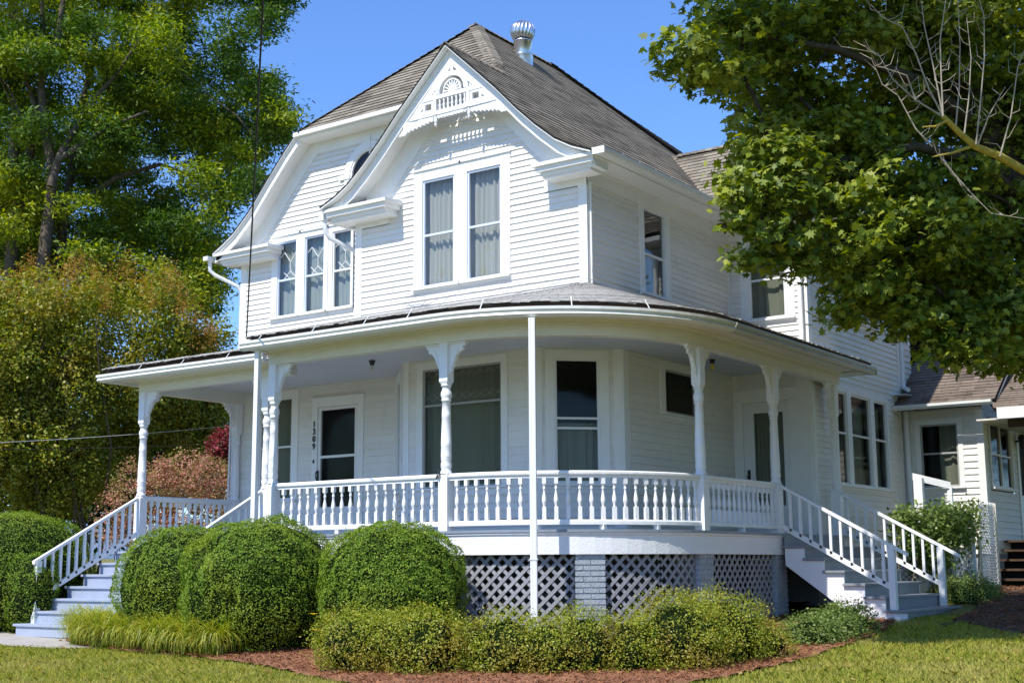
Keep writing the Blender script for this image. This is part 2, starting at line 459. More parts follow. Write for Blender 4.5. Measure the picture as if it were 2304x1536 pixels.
def shing(mb, pts, h, up, expo=.14, v0=0.0, lift=.013, under=.07, bv=0.0):
    """planar polygon covered in lapped courses; h = horizontal direction, up = up-slope direction"""
    pts = [Vector(p) for p in pts]; h = Vector(h).normalized(); up = Vector(up).normalized(); n = h.cross(up)
    if n.z < 0: n = -n
    o = pts[0]
    P2 = [((p - o).dot(h), (p - o).dot(up)) for p in pts]
    bm = min(p[1] for p in P2); bM = max(p[1] for p in P2)
    off = v0 % expo
    b = bm - off
    while b < bM - 1e-4:
        q = _clip(_clip(P2, max(b, bm), True), min(b + expo, bM), False)
        q = [c for i, c in enumerate(q) if (Vector(c) - Vector(q[i - 1])).length > 1e-5]
        if len(q) >= 3:
            def H(v): return lift * (1 - (v - b) / expo) + .001
            vs = [o + h * a + up * v + n * H(v) for a, v in q]
            mb.uv[len(mb.f)] = [(a + 50, v - bm + v0 + 20 * expo) for a, v in q]
            mb.add(vs, [tuple(range(len(q)))])
            bot = [c for c in q if abs(c[1] - max(b, bm)) < 1e-5]
            if len(bot) >= 2:
                a0 = min(c[0] for c in bot); a1 = max(c[0] for c in bot); v = bot[0][1]
                vv = v + bv; mb.uv[len(mb.f)] = [(a0 + 50, vv), (a1 + 50, vv), (a1 + 50, vv), (a0 + 50, vv)]
                mb.add([o + h * a0 + up * v + n * H(v), o + h * a1 + up * v + n * H(v), o + h * a1 + up * v - n * .004, o + h * a0 + up * v - n * .004], [(0, 1, 2, 3)])
        b += expo
    if under:
        k = len(pts)
        mb.uv[len(mb.f)] = [(0, 0)] * k
        mb.add([p - n * under for p in pts], [tuple(reversed(range(k)))])
        for i in range(k):
            mb.uv[len(mb.f)] = [(0, 0)] * 4
            mb.add([pts[i], pts[(i + 1) % k], pts[(i + 1) % k] - n * under, pts[i] - n * under], [(0, 1, 2, 3)])

# ================================================================ THE HOUSE
ZD, ZC = .471, 3.30                    # porch floor, porch ceiling
XL, XG0, XC, XB = -19.0, -15.02, -10.38, -8.92
YG, YL, YI, YJ = 16.52, 17.6, 21.3, 25.8
HOUSE = thing('house', (-14, 17.5, -1.0), 'large white clapboard two-storey house with a curved wraparound porch and grey shingle roof', 'house')
F_g, F_l, F_i = FrX(YG), FrX(YL), FrX(YI)
F_c, F_b = FrY(XC), FrY(XB)
F_ch = Fr(-11.35, 16.52, PI / 4)       # right-hand chamfer of the porch bay
F_cl = Fr(-15.03, 17.6, -PI / 4)       # left-hand chamfer
CHL = 1.372; CLL = 1.527

def strip(mb, F, top, bot, n0, n1):
    for i in range(len(top) - 1):
        mb.fprism(F, [bot[i], bot[i + 1], top[i + 1], top[i]], n0, n1)

def window(F, u0, u1, z0, z1, cas=.13, top=.16, sill=.1, head=True, meet=None, meet2=None, sash='sash', glass='glass', curtain='curtain', folds=7,
           cl=None, cr=None, muntins=None, fw=.035, parent=None, room=.7, gap=(0, 0), name='window', dbl=0, rail_w=.035, sillp=.05, curt_top=None, mw=.012):
    """u0..z1 is the clear opening inside the casing"""
    cl = cas if cl is None else cl; cr = cas if cr is None else cr
    P = parent or HOUSE
    m = MB()
    m.fb(F, u0 - cl, u0, -.02, .035, z0 - sill, z1 + top)
    m.fb(F, u1, u1 + cr, -.02, .035, z0 - sill, z1 + top)
    m.fb(F, u0, u1, -.02, .033, z1, z1 + top)
    m.fb(F, u0, u1, -.02, .033, z0 - sill, z0)
    if head: m.fb(F, u0 - cl - .02, u1 + cr + .02, 0, .06, z1 + top, z1 + top + .03)
    m.fb(F, u0 - cl - .01, u1 + cr + .01, .036, .036 + sillp, z0 - .035, z0 - .002)
    w = m.build(name, M['trim'], P)
    s = MB(); n0, n1 = -.035, .012
    s.fb(F, u0, u0 + fw, n0, n1, z0, z1); s.fb(F, u1 - fw, u1, n0, n1, z0, z1)
    s.fb(F, u0 + fw, u1 - fw, n0, n1, z1 - fw, z1); s.fb(F, u0 + fw, u1 - fw, n0, n1, z0, z0 + fw * 1.1)
    if meet: s.fb(F, u0 + fw, u1 - fw, n0, n1 + .004, meet - rail_w / 2, meet + rail_w / 2)
    if meet2: s.fb(F, u0 + fw, u1 - fw, n0 + .01, n1 - .004, meet2 - rail_w / 2, meet2 + rail_w / 2)
    if dbl:
        for k in range(1, dbl + 1):
            uc = u0 + (u1 - u0) * k / (dbl + 1); s.fb(F, uc - .02, uc + .02, n0, n1 + .002, z0 + fw, z1 - fw)
    s.build('sash', M[sash], w)
    if muntins:
        mm = MB()
        for a, b in muntins:
            A = F.p(u0 + (u1 - u0) * a[0], -.014, z0 + (z1 - z0) * a[1]); B = F.p(u0 + (u1 - u0) * b[0], -.014, z0 + (z1 - z0) * b[1])
            mm.bar(A, B, mw, mw, up=F.n)
        mm.build('muntins', M['sash'] if mw > .01 else M['sash_grey'], w)
    g = MB(); g.fb(F, u0 + fw * .5, u1 - fw * .5, -.022, -.018, z0 + fw * .5, z1 - fw * .5)
    g.build('pane', M[glass], w)
    if curtain:
        c = MB(); n = 60; U0, U1 = u0 - .05, u1 + .05; ct = curt_top or z1
        ps = []
        for i in range(n + 1):
            t = i / n; u = U0 + (U1 - U0) * t
            a = math.sin(t * PI * 2 * folds + math.sin(t * 17) * 1.3) * .022 + math.sin(t * 41) * .006
            ps.append((u, -.13 + a, a))
        rows = 8
        vs = [F.p(u + math.sin(r * .9 + u * 9) * .006, n_ , z0 - .05 + (ct - z0 + .05) * r / rows) for r in range(rows + 1) for u, n_, a in ps]
        fs = [(r * (n + 1) + i, r * (n + 1) + i + 1, (r + 1) * (n + 1) + i + 1, (r + 1) * (n + 1) + i) for r in range(rows) for i in range(n)
              if not (gap[1] > gap[0] and gap[0] <= i / n < gap[1])]
        c.add(vs, fs, True); c.build('curtain', M[curtain], w)
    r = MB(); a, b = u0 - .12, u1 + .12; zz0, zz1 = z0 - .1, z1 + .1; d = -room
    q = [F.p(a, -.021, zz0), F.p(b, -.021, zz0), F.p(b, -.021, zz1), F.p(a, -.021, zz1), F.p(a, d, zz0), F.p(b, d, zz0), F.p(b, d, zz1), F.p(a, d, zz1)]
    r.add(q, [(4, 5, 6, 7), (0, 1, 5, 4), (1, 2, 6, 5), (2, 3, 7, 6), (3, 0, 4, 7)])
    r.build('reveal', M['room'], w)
    return w

# ---- openings (u0,u1,z0,z1) cut out of the boards
def hole(u0, u1, z0, z1, c=.1, t=.14): return (u0 - c, u1 + c, z0 - t * .6, z1 + t)

# ---- profiles of the bell-cast roof: (distance from the main ridge line, height)
PR = [(0, 10.36), (1.99, 8.36), (2.52, 7.86), (3.0, 7.40), (3.4, 6.98), (3.75, 6.65), (4.1, 6.36), (4.4, 6.19), (4.72, 6.06)]
PL = [(0, 10.36), (2.5, 8.06), (2.83, 7.74), (3.29, 7.24), (3.75, 6.72), (4.15, 6.38), (4.45, 6.20), (4.72, 6.06)]
XM, XGR = -14.7, -12.71
gab = [(d - 1.99, z) for d, z in PR if d >= 1.99]            # front gable half profile
gfull = [(XGR - d, z) for d, z in reversed(gab)] + [(XGR + d, z) for d, z in gab[1:]]

# ---- clapboard walls
def wall(name, F, poly, holes, expo=.1, m='siding'):
    w = MB(); clap(w, F, poly, holes, expo)
    o = w.build(name, M[m], HOUSE)
    return o
W2 = [(-13.565, -12.897, 4.497, 6.31), (-12.634, -11.957, 4.497, 6.31)]
topg = [(u, z - .14) for u, z in gfull]
wl = [(XG0, 3.4)] + [(XG0, 5.9)] + [p for p in topg if XG0 < p[0] < XC] + [(XC, 5.9), (XC, 3.4)]
wall('wall', F_g, wl, [(-13.70, -11.81, 4.43, 6.42)])
TRI = [(-18.03, -17.53), (-17.31, -16.81), (-16.6, -16.13)]
llp = [(XM - d, z - .14) for d, z in reversed(PL) if d >= 2.45]
wl = [(XL, 3.4), (XL, 5.9)] + [p for p in llp if p[0] > XL] + [(-12.6, 7.9), (-15.0, 6.1), (-15.0, 3.4)]
wall('wall', F_l, wl, [(-18.12, -16.05, 4.61, 6.19), (-16.25, -15.05, 6.75, 7.6)])
wall('wall', F_c, [(16.52, 3.4), (21.3, 3.4), (21.3, 5.95), (16.52, 5.95)], [(18.16, 18.99, 4.25, 5.78)])
wall('wall', F_i, [(XC, 3.4), (XB, 3.4), (XB, 5.95), (XC, 5.95)], [(-10.05, -9.22, 4.2, 5.78)])
wall('wall', F_b, [(YI, .3), (YJ, .3), (YJ, 6.0), (23.55, 8.2), (YI, 6.0)], [(22.3, 24.95, 1.33, 3.1), (22.7, 24.4, 4.38, 5.5)], expo=.105)
wall('wall', F_g, [(-13.95, ZD), (-11.35, ZD), (-11.35, 3.32), (-13.95, 3.32)], [(-13.62, -11.9, 1.18, 3.16)], expo=.12)
wall('wall', F_ch, [(0, ZD), (CHL, ZD), (CHL, 3.32), (0, 3.32)], [(.24, 1.06, 1.16, 3.16)], expo=.12)
wall('wall', F_cl, [(0, ZD), (CLL, ZD), (CLL, 3.32), (0, 3.32)], [(.38, 1.12, 1.16, 3.16)], expo=.12)
wall('wall', F_l, [(XL, ZD), (-15.03, ZD), (-15.03, 3.32), (XL, 3.32)], [(-18.5, -17.5, 1.2, 3.16), (-16.93, -15.88, ZD, 2.9)], expo=.12)
wall('wall', F_c, [(17.49, ZD), (YI, ZD), (YI, 3.32), (17.49, 3.32)], [(18.75, 19.9, 2.36, 3.2)], expo=.12)
wall('wall', F_i, [(XC, ZD), (XB, ZD), (XB, 3.32), (XC, 3.32)], [(-10.25, -9.25, ZD, 2.85)], expo=.12)
w = MB()
clap(w, Fr(XG0, YG, PI / 2 * 3), [(-1.1, 3.4), (0, 3.4), (0, 5.95), (-1.1, 5.95)])
F_w = Fr(XL, 26.5, -PI / 2)            # the west side, faces -x
clap(w, F_w, [(0, .2), (8.9, .2), (8.9, 5.95), (0, 5.95)], expo=.12)
clap(w, Fr(XB, 26.5, PI), [(0, .2), (10.1, .2), (10.1, 5.95), (0, 5.95)], expo=.12)
clap(w, F_b, [(YJ, .3), (26.5, .3), (26.5, 5.95), (YJ, 5.95)], expo=.12)
w.build('wall', M['siding'], HOUSE)

# ---- corner boards, friezes, soffits
t = MBe()
def corner(F, u0, u1, z0, z1, n=.028): t.fb(F, u0, u1, 0, n, z0, z1)
corner(F_g, XC - .12, XC + .03, 3.9, 5.75); t.fb(F_c, YG, YG + .11, 0, .031, 3.9, 5.75)
t.tube([(XC + .045, YG + .06, 3.95), (XC + .045, YG + .06, 5.75)], .02, 6)
corner(F_g, XG0 - .03, XG0 + .12, 3.4, 5.86)
corner(F_l, XL - .03, XL + .13, .5, 5.9)
corner(F_i, XB - .13, XB + .03, 3.4, 5.75); t.fb(F_b, YI, YI + .12, 0, .031, .5, 5.8)
t.fb(F_b, YJ - .12, YJ, 0, .031, .3, 5.9)
t.fb(F_c, YI - .1, YI, 0, .03, 3.4, 5.75)
t.fb(F_g, -13.95, -13.83, 0, .03, ZD, 3.3); t.fb(F_g, -11.47, -11.35, 0, .03, ZD, 3.3)
t.fb(F_ch, 0, .1, 0, .03, ZD, 3.3); t.fb(F_ch, CHL - .15, CHL + .012, 0, .03, ZD, 3.3)
t.fb(F_cl, 0, .1, 0, .03, ZD, 3.3); t.fb(F_cl, CLL - .13, CLL, 0, .03, ZD, 3.3)
t.fb(F_c, 17.49, 17.63, 0, .03, ZD, 3.3)
t.fb(F_i, XC, XC + .1, 0, .03, ZD, 3.3)
t.fb(F_i, -9.15, -8.9, 0, .03, ZD, 3.3); t.fb(F_i, -9.17, -9.15, 0, .045, ZD, 3.3)
# frieze boards
t.fb(F_c, YG - .03, YI, 0, .03, 5.745, 5.97); t.fb(F_i, XC, XB, 0, .03, 5.745, 5.97)
t.fb(F_g, -11.12, XC + .03, 0, .032, 5.70, 5.90); t.fb(F_g, XG0 - .03, -14.3, 0, .032, 5.70, 5.90)
t.fb(F_l, XL - .03, -18.3, 0, .032, 5.78, 5.95)
t.fb(F_c, YG - .03, YI, .03, .05, 5.95, 5.985)
build_each(t, 'corner_board', M['trim'], HOUSE)
# curved frieze boards following the rakes on the wall
t = MB(); t.mark()
strip(t, F_g, [(u, z - .10) for u, z in gfull if XG0 - .1 <= u <= XC + .1], [(XGR + (u - XGR) * .93, z - .52 + .0 * abs(u - XGR)) for u, z in gfull if XG0 - .1 <= u <= XC + .1], 0, .03)
t.mark()
lf = [(XM - d, z) for d, z in reversed(PL) if 2.4 <= d <= 4.5]
strip(t, F_l, [(u, z - .1) for u, z in lf], [(u + .27, z - .24) for u, z in lf], 0, .03)
t.mark(); t.fb(F_l, -17.1, -14.0, 0, .032, 7.72, 7.95)
build_each(t, 'rake_frieze', M['trim'], HOUSE)
# soffits under the rakes and eaves
t = MBe(); t.mark()
gs = [(u, z) for u, z in gfull]
strip(t, F_g, [(u, z - .06) for u, z in gs], [(u, z - .11) for u, z in gs], -.03, .40)
lfs = [(XM - d, z) for d, z in reversed(PL) if d >= 2.4]
t.mark(); strip(t, F_l, [(u, z - .06) for u, z in lfs], [(u, z - .11) for u, z in lfs], -.03, .36)
t.fb(F_l, -17.2, -13.4, 0, .36, 7.93, 7.96)
t.box(XC - .01, -9.98, 16.14, YI + .03, 5.975, 6.0)
t.box(XC - .4, -8.45, YI - .44, YI, 5.86, 5.885)
t.box(-9.4, -8.4, YI - .4, 26.0, 5.99, 6.0)
t.box(-19.4, -18.99, 17.24, 26.4, 5.965, 5.99)
t.box(-15.42, -15.0, 16.14, 17.6, 5.965, 5.99)
build_each(t, 'soffit', M['trim'], HOUSE)
# rake fascia boards
t = MBe(); t.mark()
strip(t, F_g, [(u, z - .021) for u, z in gs], [(u, z - .045) for u, z in gs], .39, .515)
t.mark(); strip(t, F_l, [(u, z - .021) for u, z in lfs], [(u, z - .045) for u, z in lfs], .405, .43)
t.mark()
strip(t, F_g, [(u, z - .03) for u, z in gs], [(XGR + (u - XGR) * .985, z - .25 + .05 * min(1, abs(u - XGR) / 2.7)) for u, z in gs], .36, .39)
t.mark(); strip(t, F_l, [(u, z - .03) for u, z in lfs], [(u + .02, z - .2) for u, z in lfs], .34, .37)
strip(t, F_l, [(u, z - .025) for u, z in lfs], [(u, z - .08) for u, z in lfs], .37, .405)
t.fb(F_l, -17.22, -13.15, .36, .40, 7.93, 8.03)
t.fb(F_l, -17.25, -13.15, .40, .47, 7.97, 8.045)
t.fb(F_i, XC + .35, -8.4, .43, .47, 5.87, 5.99)
t.box(-9.98, -9.95, 16.12, YI, 5.975, 6.06)
build_each(t, 'rake_board', M['trim'], HOUSE)
# boxed cornice returns
def ret(F, u0, u1, ext, z=6.035):
    m = MB()
    pr = [(0, z - .015), (-.14, z - .2), (-.12, z - .22), (-.02, z - .1), (.0, z - .06), (.06, z - .025), (.06, z - .0)]
    lo, hi = (u0, u1)
    m.fb(F, lo + .13, hi - .1, 0, ext - .14, z - .23, z - .19)
    for k, (za, zb, ins) in enumerate([(z - .19, z - .13, .11), (z - .13, z - .055, .05), (z - .055, z - .01, .0)]):
        m.fb(F, lo + ins, hi - (ins if ret_r else 0), 0, ext - ins, za, zb)
    m.hexa([F.p(lo, 0, z - .01), F.p(hi, 0, z - .01), F.p(hi, ext, z - .01), F.p(lo, ext, z - .01),
            F.p(lo, 0, z + .03), F.p(hi, 0, z + .03), F.p(hi, ext, z - .002), F.p(lo, ext, z - .002)])
    return m
ret_r = False
ret(F_g, -11.07, -9.985, .47).build('cornice_return', M['trim'], HOUSE)
ret_r = True
ret(F_g, -15.42, -14.0, .47, 6.02).build('cornice_return', M['trim'], HOUSE)
ret(F_l, -19.42, -17.9, .42, 6.035).build('cornice_return', M['trim'], HOUSE)

# ---- main roof
r = MB()
def bell(prof, x0, sgn, ya, yb, v=0.0, under=.02):
    """profile swept along y from ya to yb on one side of the ridge; prof from top to eave"""
    for i in range(len(prof) - 2, -1, -1):
        (d0, z0), (d1, z1) = prof[i + 1], prof[i]
        A = Vector((x0 + sgn * d0, ya, z0)); B = Vector((x0 + sgn * d0, yb, z0))
        Cc = Vector((x0 + sgn * d1, yb, z1)); D = Vector((x0 + sgn * d1, ya, z1))
        up = (D - A); L_ = up.length
        shing(r, [A, B, Cc, D], (0, 1, 0), up, v0=v, under=under)
        v += L_
    return v
v1 = bell(gab, XGR, 1, 16.0, 26.4)
bell(gab, XGR, -1, 16.0, 18.6)
A, B, D_, E_ = Vector((XM, 19.47, 10.36)), Vector((XM, 22.05, 10.36)), Vector((XGR, 24.75, 8.36)), Vector((XGR, 17.52, 8.36))
shing(r, [E_, D_, B, A], (0, 1, 0), A - Vector((XGR, 19.47, 8.36)), v0=v1)
shing(r, [(-17.25, 17.14, 8.04), (-12.44, 17.14, 8.04), (XM, 19.47, 10.36)], (1, 0, 0), (0, 2.33, 2.32))
vl = bell([p for p in PL if p[0] >= 2.5], XM, -1, 17.165, 26.4)
shing(r, [(-17.2, 17.14, 8.06), (-17.2, 25.2, 8.06), (XM, 22.05, 10.36), (XM, 19.47, 10.36)], (0, 1, 0), (2.5, 0, 2.3), v0=vl)
shing(r, [(-19.4, 27.9, 6.0), (-9.9, 27.9, 6.0), (XM, 22.05, 10.36)], (1, 0, 0), (0, -5.85, 4.36))
# rear cross wing, ridge along x
YR, ZR = 23.6, 8.36
shing(r, [(-13.6, 20.8, 6.0), (-8.42, 20.8, 6.0), (-8.42, 21.5, 6.38), (-13.6, 21.5, 6.38)], (1, 0, 0), (0, .7, .38))
shing(r, [(-13.6, 21.5, 6.38), (-8.42, 21.5, 6.38), (-8.42, YR, ZR), (-13.6, YR, ZR)], (1, 0, 0), (0, YR - 21.5, ZR - 6.38), v0=.8)
shing(r, [(-13.6, 26.4, 6.0), (-8.42, 26.4, 6.0), (-8.42, YR, ZR), (-13.6, YR, ZR)], (1, 0, 0), (0, YR - 26.4, ZR - 6.0))
r.build('roof', M['shingle'], HOUSE)
# ridge and hip caps, overlapped one by one
t = MB()
def caps(a, b, w=.15, drop=.1, taper=False):
    t.mark(); a = Vector(a); b = Vector(b); d = b - a; n = max(1, int(d.length / .16)); u = d.normalized()
    x = u.cross(Vector((0, 0, 1))).normalized()
    for i in range(n):
        p = a + d * (i / n); q = a + d * ((i + 1.15) / n)
        t.uv[len(t.f)] = [(i * .32, 0), (i * .32 + .15, 0), (i * .32 + .15, .1), (i * .32, .1)]
        up = Vector((0, 0, 1))
        e = .03; w0 = w; w = min(w0, .03 + .035 * i) if taper else w0
        L0, T0, R0 = p - x * w - up * drop + up * e, p + up * e, p + x * w - up * drop + up * e
        L1, T1, R1 = q - x * w - up * drop + up * .012, q + up * .012, q + x * w - up * drop + up * .012
        b0 = len(t.f)
        t.add([L0, T0, R0, L1, T1, R1], [(0, 1, 4, 3), (1, 2, 5, 4)])
        t.add([L0 - up * .02, T0 - up * .02, R0 - up * .02, L0, T0, R0], [(0, 1, 4, 3), (1, 2, 5, 4)])
        w = w0
        for k in range(b0, len(t.f)): t.uv[k] = [(i * .321, .02), (i * .321 + .1, .02), (i * .321 + .1, .1), (i * .321, .1)]
caps((XGR - .02, 17.56, 8.37), (XM, 19.47, 10.37), w=.15, drop=.06, taper=True)
caps((-17.2, 17.2, 8.08), (XM, 19.47, 10.37), drop=.06)
caps((XM, 19.45, 10.38), (XM, 22.05, 10.38), drop=.12)
caps((XGR, 15.99, 8.37), (XGR, 17.6, 8.37), drop=.12, w=.12)
caps((XGR + 1.0, 26.1, 7.37), (XM, 22.05, 10.38), drop=.05)
caps((-12.55, YR, ZR + .01), (-8.4, YR, ZR + .01), drop=.1)
build_each(t, 'ridge_cap', M['shingle'], HOUSE)

# ---- gutters and downspouts on the upper roof
g = MB(); g.mark()
hr = [(.11 * math.sin(a) , 6.08 - .11 * math.cos(a)) for a in np.linspace(-PI / 2, PI / 2, 9)]
g.sweep([(-9.87, 16.06), (-9.87, 20.9)], [(-a, z) for a, z in hr] + [(-a * .93, z + .008 if abs(a) < .1 else z) for a, z in reversed(hr)], smooth=False)
g.box(-9.99, -9.76, 16.055, 16.06, 5.98, 6.085)
for a in np.linspace(16.6, 20.6, 9): g.box(-9.98, -9.76, a, a + .03, 6.078, 6.088)
g.mark(); g.box(-19.58, -19.45, 17.08, 26.3, 5.90, 5.985)
g.mark(); g.box(-15.53, -15.43, 16.1, 17.55, 5.86, 5.97)
build_each(g, 'roof_gutter', M['gutter'], HOUSE)
d = MB()
def dpipe(mb, pts, r=.04, k=10): mb.tube(pts, r, k)
dpipe(d, [(-15.46, 16.16, 5.9), (-15.46, 16.18, 5.68), (-15.42, 16.25, 5.57), (-15.14, 16.62, 5.36), (-15.09, 16.72, 5.28), (-15.09, 16.72, 4.2)])
d.build('downspout', M['downpipe'], HOUSE)
d = MB()
dpipe(d, [(-19.5, 17.18, 5.95), (-19.5, 17.2, 5.72), (-19.44, 17.28, 5.63), (-19.12, 17.58, 5.42), (-19.07, 17.64, 5.3), (-19.07, 17.64, .5)])
d.build('downspout', M['downpipe'], HOUSE)
d = MB()
dpipe(d, [(-8.99, 21.2, 5.8), (-8.99, 21.2, 3.9), (-8.96, 21.1, 3.75)], .045)
d.build('downspout', M['downpipe'], HOUSE)
d = MB()
dpipe(d, [(-8.86, 25.84, 5.8), (-8.86, 25.84, 3.55), (-8.83, 25.78, 3.42), (-8.7, 25.66, 3.37)], .045)
d.build('downspout', M['downpipe'], HOUSE)

# ---- upper windows
window(F_g, *W2[0], cas=.18, cr=.13, top=.17, sill=.07, meet=5.37, sash='alu', curtain='curtain_up', folds=8)
window(F_g, *W2[1], cas=.18, cl=.13, top=.17, sill=.07, meet=5.37, sash='alu', curtain='curtain_up', folds=7, gap=(0, .0))
hexm = [((.3, .86), (.62, .72)), ((.62, .72), (.62, .6)), ((.62, .72), (.95, .86)), ((.62, .6), (.2, .47)), ((.62, .6), (.95, .5)), ((.25, .60), (.75, .46)), ((.3, .86), (.1, .8))]
for i, (a, b) in enumerate(TRI):
    window(F_l, a, b, 4.67, 6.13, cl=.15 if i == 0 else .11, cr=.11 if i < 2 else .05, top=.11, sill=.1, meet=5.38, sash='alu' if i < 2 else 'sash',
           curtain='blind', folds=2, muntins=hexm, fw=.03, mw=.0101, head=(True))
window(F_c, 18.22, 18.93, 4.30, 5.73, cas=.15, top=.02, head=False, sill=.06, meet=4.96, curtain='curtain_up', folds=4, curt_top=5.0)
window(F_i, -9.98, -9.29, 4.25, 5.72, cas=.17, top=.03, head=False, sill=.07, meet=4.96, curtain='drape', glass='screen', folds=3)
window(F_b, 22.85, 24.30, 4.44, 5.42, cas=.14, top=.1, meet=None, dbl=1, curtain='blind', folds=1, sash='sash')
# round window
rw = MB(); cx, cz = -15.73, 7.12
k = 32
for j in range(k):
    a0, a1 = 2 * PI * j / k, 2 * PI * (j + 1) / k
    def q(rr, a): return (cx + rr * math.cos(a), cz + rr * math.sin(a))
    rw.fprism(F_l, [q(.46, a0), q(.60, a0), q(.60, a1), q(.46, a1)], 0, .04)
    rw.fprism(F_l, [q(.42, a0), q(.46, a0), q(.46, a1), q(.42, a1)], -.02, .025)
for a in (90, 180, 270):
    A = math.radians(a); e = Vector((math.cos(A), math.sin(A)))
    rw.bar(F_l.p(cx + e.x * .45, .035, cz + e.y * .45), F_l.p(cx + e.x * .72, .035, cz + e.y * .72), .09, .04, up=F_l.n)
rwo = rw.build('round_window', M['trim'], HOUSE)
rs = MB()
rs.bar(F_l.p(cx - .42, 0, cz), F_l.p(cx + .42, 0, cz), .03, .02, up=F_l.n); rs.bar(F_l.p(cx, 0, cz - .42), F_l.p(cx, 0, cz + .42), .03, .02, up=F_l.n)
rs.build('muntins', M['sash'], rwo)
g = MB(); g.add([F_l.p(cx + .44 * math.cos(2 * PI * j / k), -.01, cz + .44 * math.sin(2 * PI * j / k)) for j in range(k)], [tuple(range(k))])
g.build('pane', M['glass'], rwo)
g = MB(); q = [F_l.p(cx - .55, -.02, cz - .5), F_l.p(cx + .6, -.02, cz - .5), F_l.p(cx + .6, -.02, cz + .55), F_l.p(cx - .55, -.02, cz + .55)]
q += [p - F_l.n * .6 for p in q]
g.add(q, [(4, 5, 6, 7), (0, 1, 5, 4), (1, 2, 6, 5), (2, 3, 7, 6), (3, 0, 4, 7)]); g.build('reveal', M['room'], rwo)
t = MB()                                # board infill round the round window
for j in range(k):
    a0, a1 = 2 * PI * j / k, 2 * PI * (j + 1) / k
    t.fprism(F_l, [(cx + .59 * math.cos(a0), cz + .59 * math.sin(a0)), (cx + .8 * math.cos(a0), cz + .8 * math.sin(a0)), (cx + .8 * math.cos(a1), cz + .8 * math.sin(a1)), (cx + .59 * math.cos(a1), cz + .59 * math.sin(a1))], -.004, .004)
t.build('surround', M['siding'], rwo)

# ---- lower windows
window(F_g, -13.54, -11.97, 1.22, 3.13, cas=.12, top=.12, sill=.12, head=False, meet=2.54, curtain='drape', folds=11, sash='sash_grey', glass='screen', fw=.03, mw=.006,
       muntins=[((x / 9, .73), ((x + 1) / 9, .79)) for x in range(9)] + [((x / 9, .79), ((x + 1) / 9, .73)) for x in range(9)] +
               [((x / 9, .93), ((x + 1) / 9, .99)) for x in range(9)] + [((x / 9, .99), ((x + 1) / 9, .93)) for x in range(9)])
window(F_ch, .30, 1.0, 1.22, 3.13, cas=.15, top=.13, sill=.08, head=False, meet=2.21, meet2=2.06, curtain='drape', glass='screen', folds=5, curt_top=2.15)
window(F_cl, .43, 1.07, 1.22, 3.10, cas=.15, top=.13, sill=.08, head=False, meet=2.15, curtain='drape', glass='screen', folds=4, curt_top=2.15)
window(F_c, 18.80, 19.85, 2.42, 3.14, cas=.17, top=.12, sill=.1, head=False, curtain=None, glass='screen', sash='sash_grey')
window(F_l, -18.4, -17.55, 1.22, 3.12, cas=.16, top=.13, sill=.12, head=False, meet=2.2, curtain='drape', glass='screen', folds=4)
for a, b in ((22.4, 22.86), (23.06, 24.02), (24.22, 24.88)):
    window(F_b, a, b, 1.38, 3.04, cl=.1, cr=.1, top=.1, sill=.08, head=False, meet=2.3, curtain='drape', glass='screen', folds=3, curt_top=2.9)

# ---- doors
def door(F, u0, u1, z1, g, cas, top, name='door', glass='screen', grid=None):
    m = MB()
    m.fb(F, u0 - cas, u0, -.02, .035, ZD, z1 + top); m.fb(F, u1, u1 + cas, -.02, .035, ZD, z1 + top); m.fb(F, u0, u1, -.02, .033, z1, z1 + top)
    m.fb(F, u0 - cas - .02, u1 + cas + .02, 0, .055, z1 + top, z1 + top + .025)
    cz_ = m.build(name, M['trim'], HOUSE)
    p = MB(); gu0, gu1, gz0, gz1 = g
    p.fb(F, u0 + .004, gu0, -.045, .012, ZD + .01, z1 - .005); p.fb(F, gu1, u1 - .004, -.045, .012, ZD + .01, z1 - .005)
    p.fb(F, gu0, gu1, -.045, .012, gz1, z1 - .005); p.fb(F, gu0, gu1, -.045, .012, ZD + .01, gz0)
    p.build('door_leaf', M['sash'], cz_)
    return cz_
dr = door(F_l, -16.90, -15.91, 2.87, (-16.83, -16.0, 1.06, 2.81), .13, .15)
q = MB(); q.fb(F_l, -16.83, -16.0, -.045, .014, 1.94, 1.985); q.build('mid_rail', M['trim'], dr)
q = MB(); q.fb(F_l, -16.85, -15.98, -.02, -.016, 1.05, 2.82); q.build('pane', M['screen'], dr)
q = MB(); q.fb(F_l, -16.85, -15.98, -.12, -.1, .5, 2.84); q.build('inner_door', M['dark'], dr)
q = MB(); q.fb(F_l, -16.895, -16.86, .012, .03, 1.5, 1.72)
q.tube([F_l.p(-16.877, .03, 1.72), F_l.p(-16.877, .075, 1.68), F_l.p(-16.872, .08, 1.6), F_l.p(-16.87, .03, 1.5)], .012, 6); q.build('handle', M['black'], dr)
q = MB(); q.fb(F_l, -16.985, -16.955, .035, .05, 1.86, 1.92); q.build('doorbell', M['black'], dr)
dr2 = door(F_i, -10.19, -9.31, 2.79, (-9.99, -9.44, .99, 2.60), .17, .2)
q = MB(); q.fb(F_i, -10.0, -9.43, -.02, -.016, .98, 2.61); q.build('pane', M['screen'], dr2)
q = MB()
vs = []; n = 50
for rr in (0, 1):
    for i in range(n + 1):
        vs.append(F_i.p(-10.05 + .67 * i / n, -.07 + .012 * math.sin(i * 1.2), .95 + 1.7 * rr))
q.add(vs, [(i, i + 1, n + 2 + i, n + 1 + i) for i in range(n)], True); q.build('curtain', M['drape'], dr2)
q = MB(); q.fb(F_i, -10.13, -10.08, .012, .03, 1.3, 1.62)
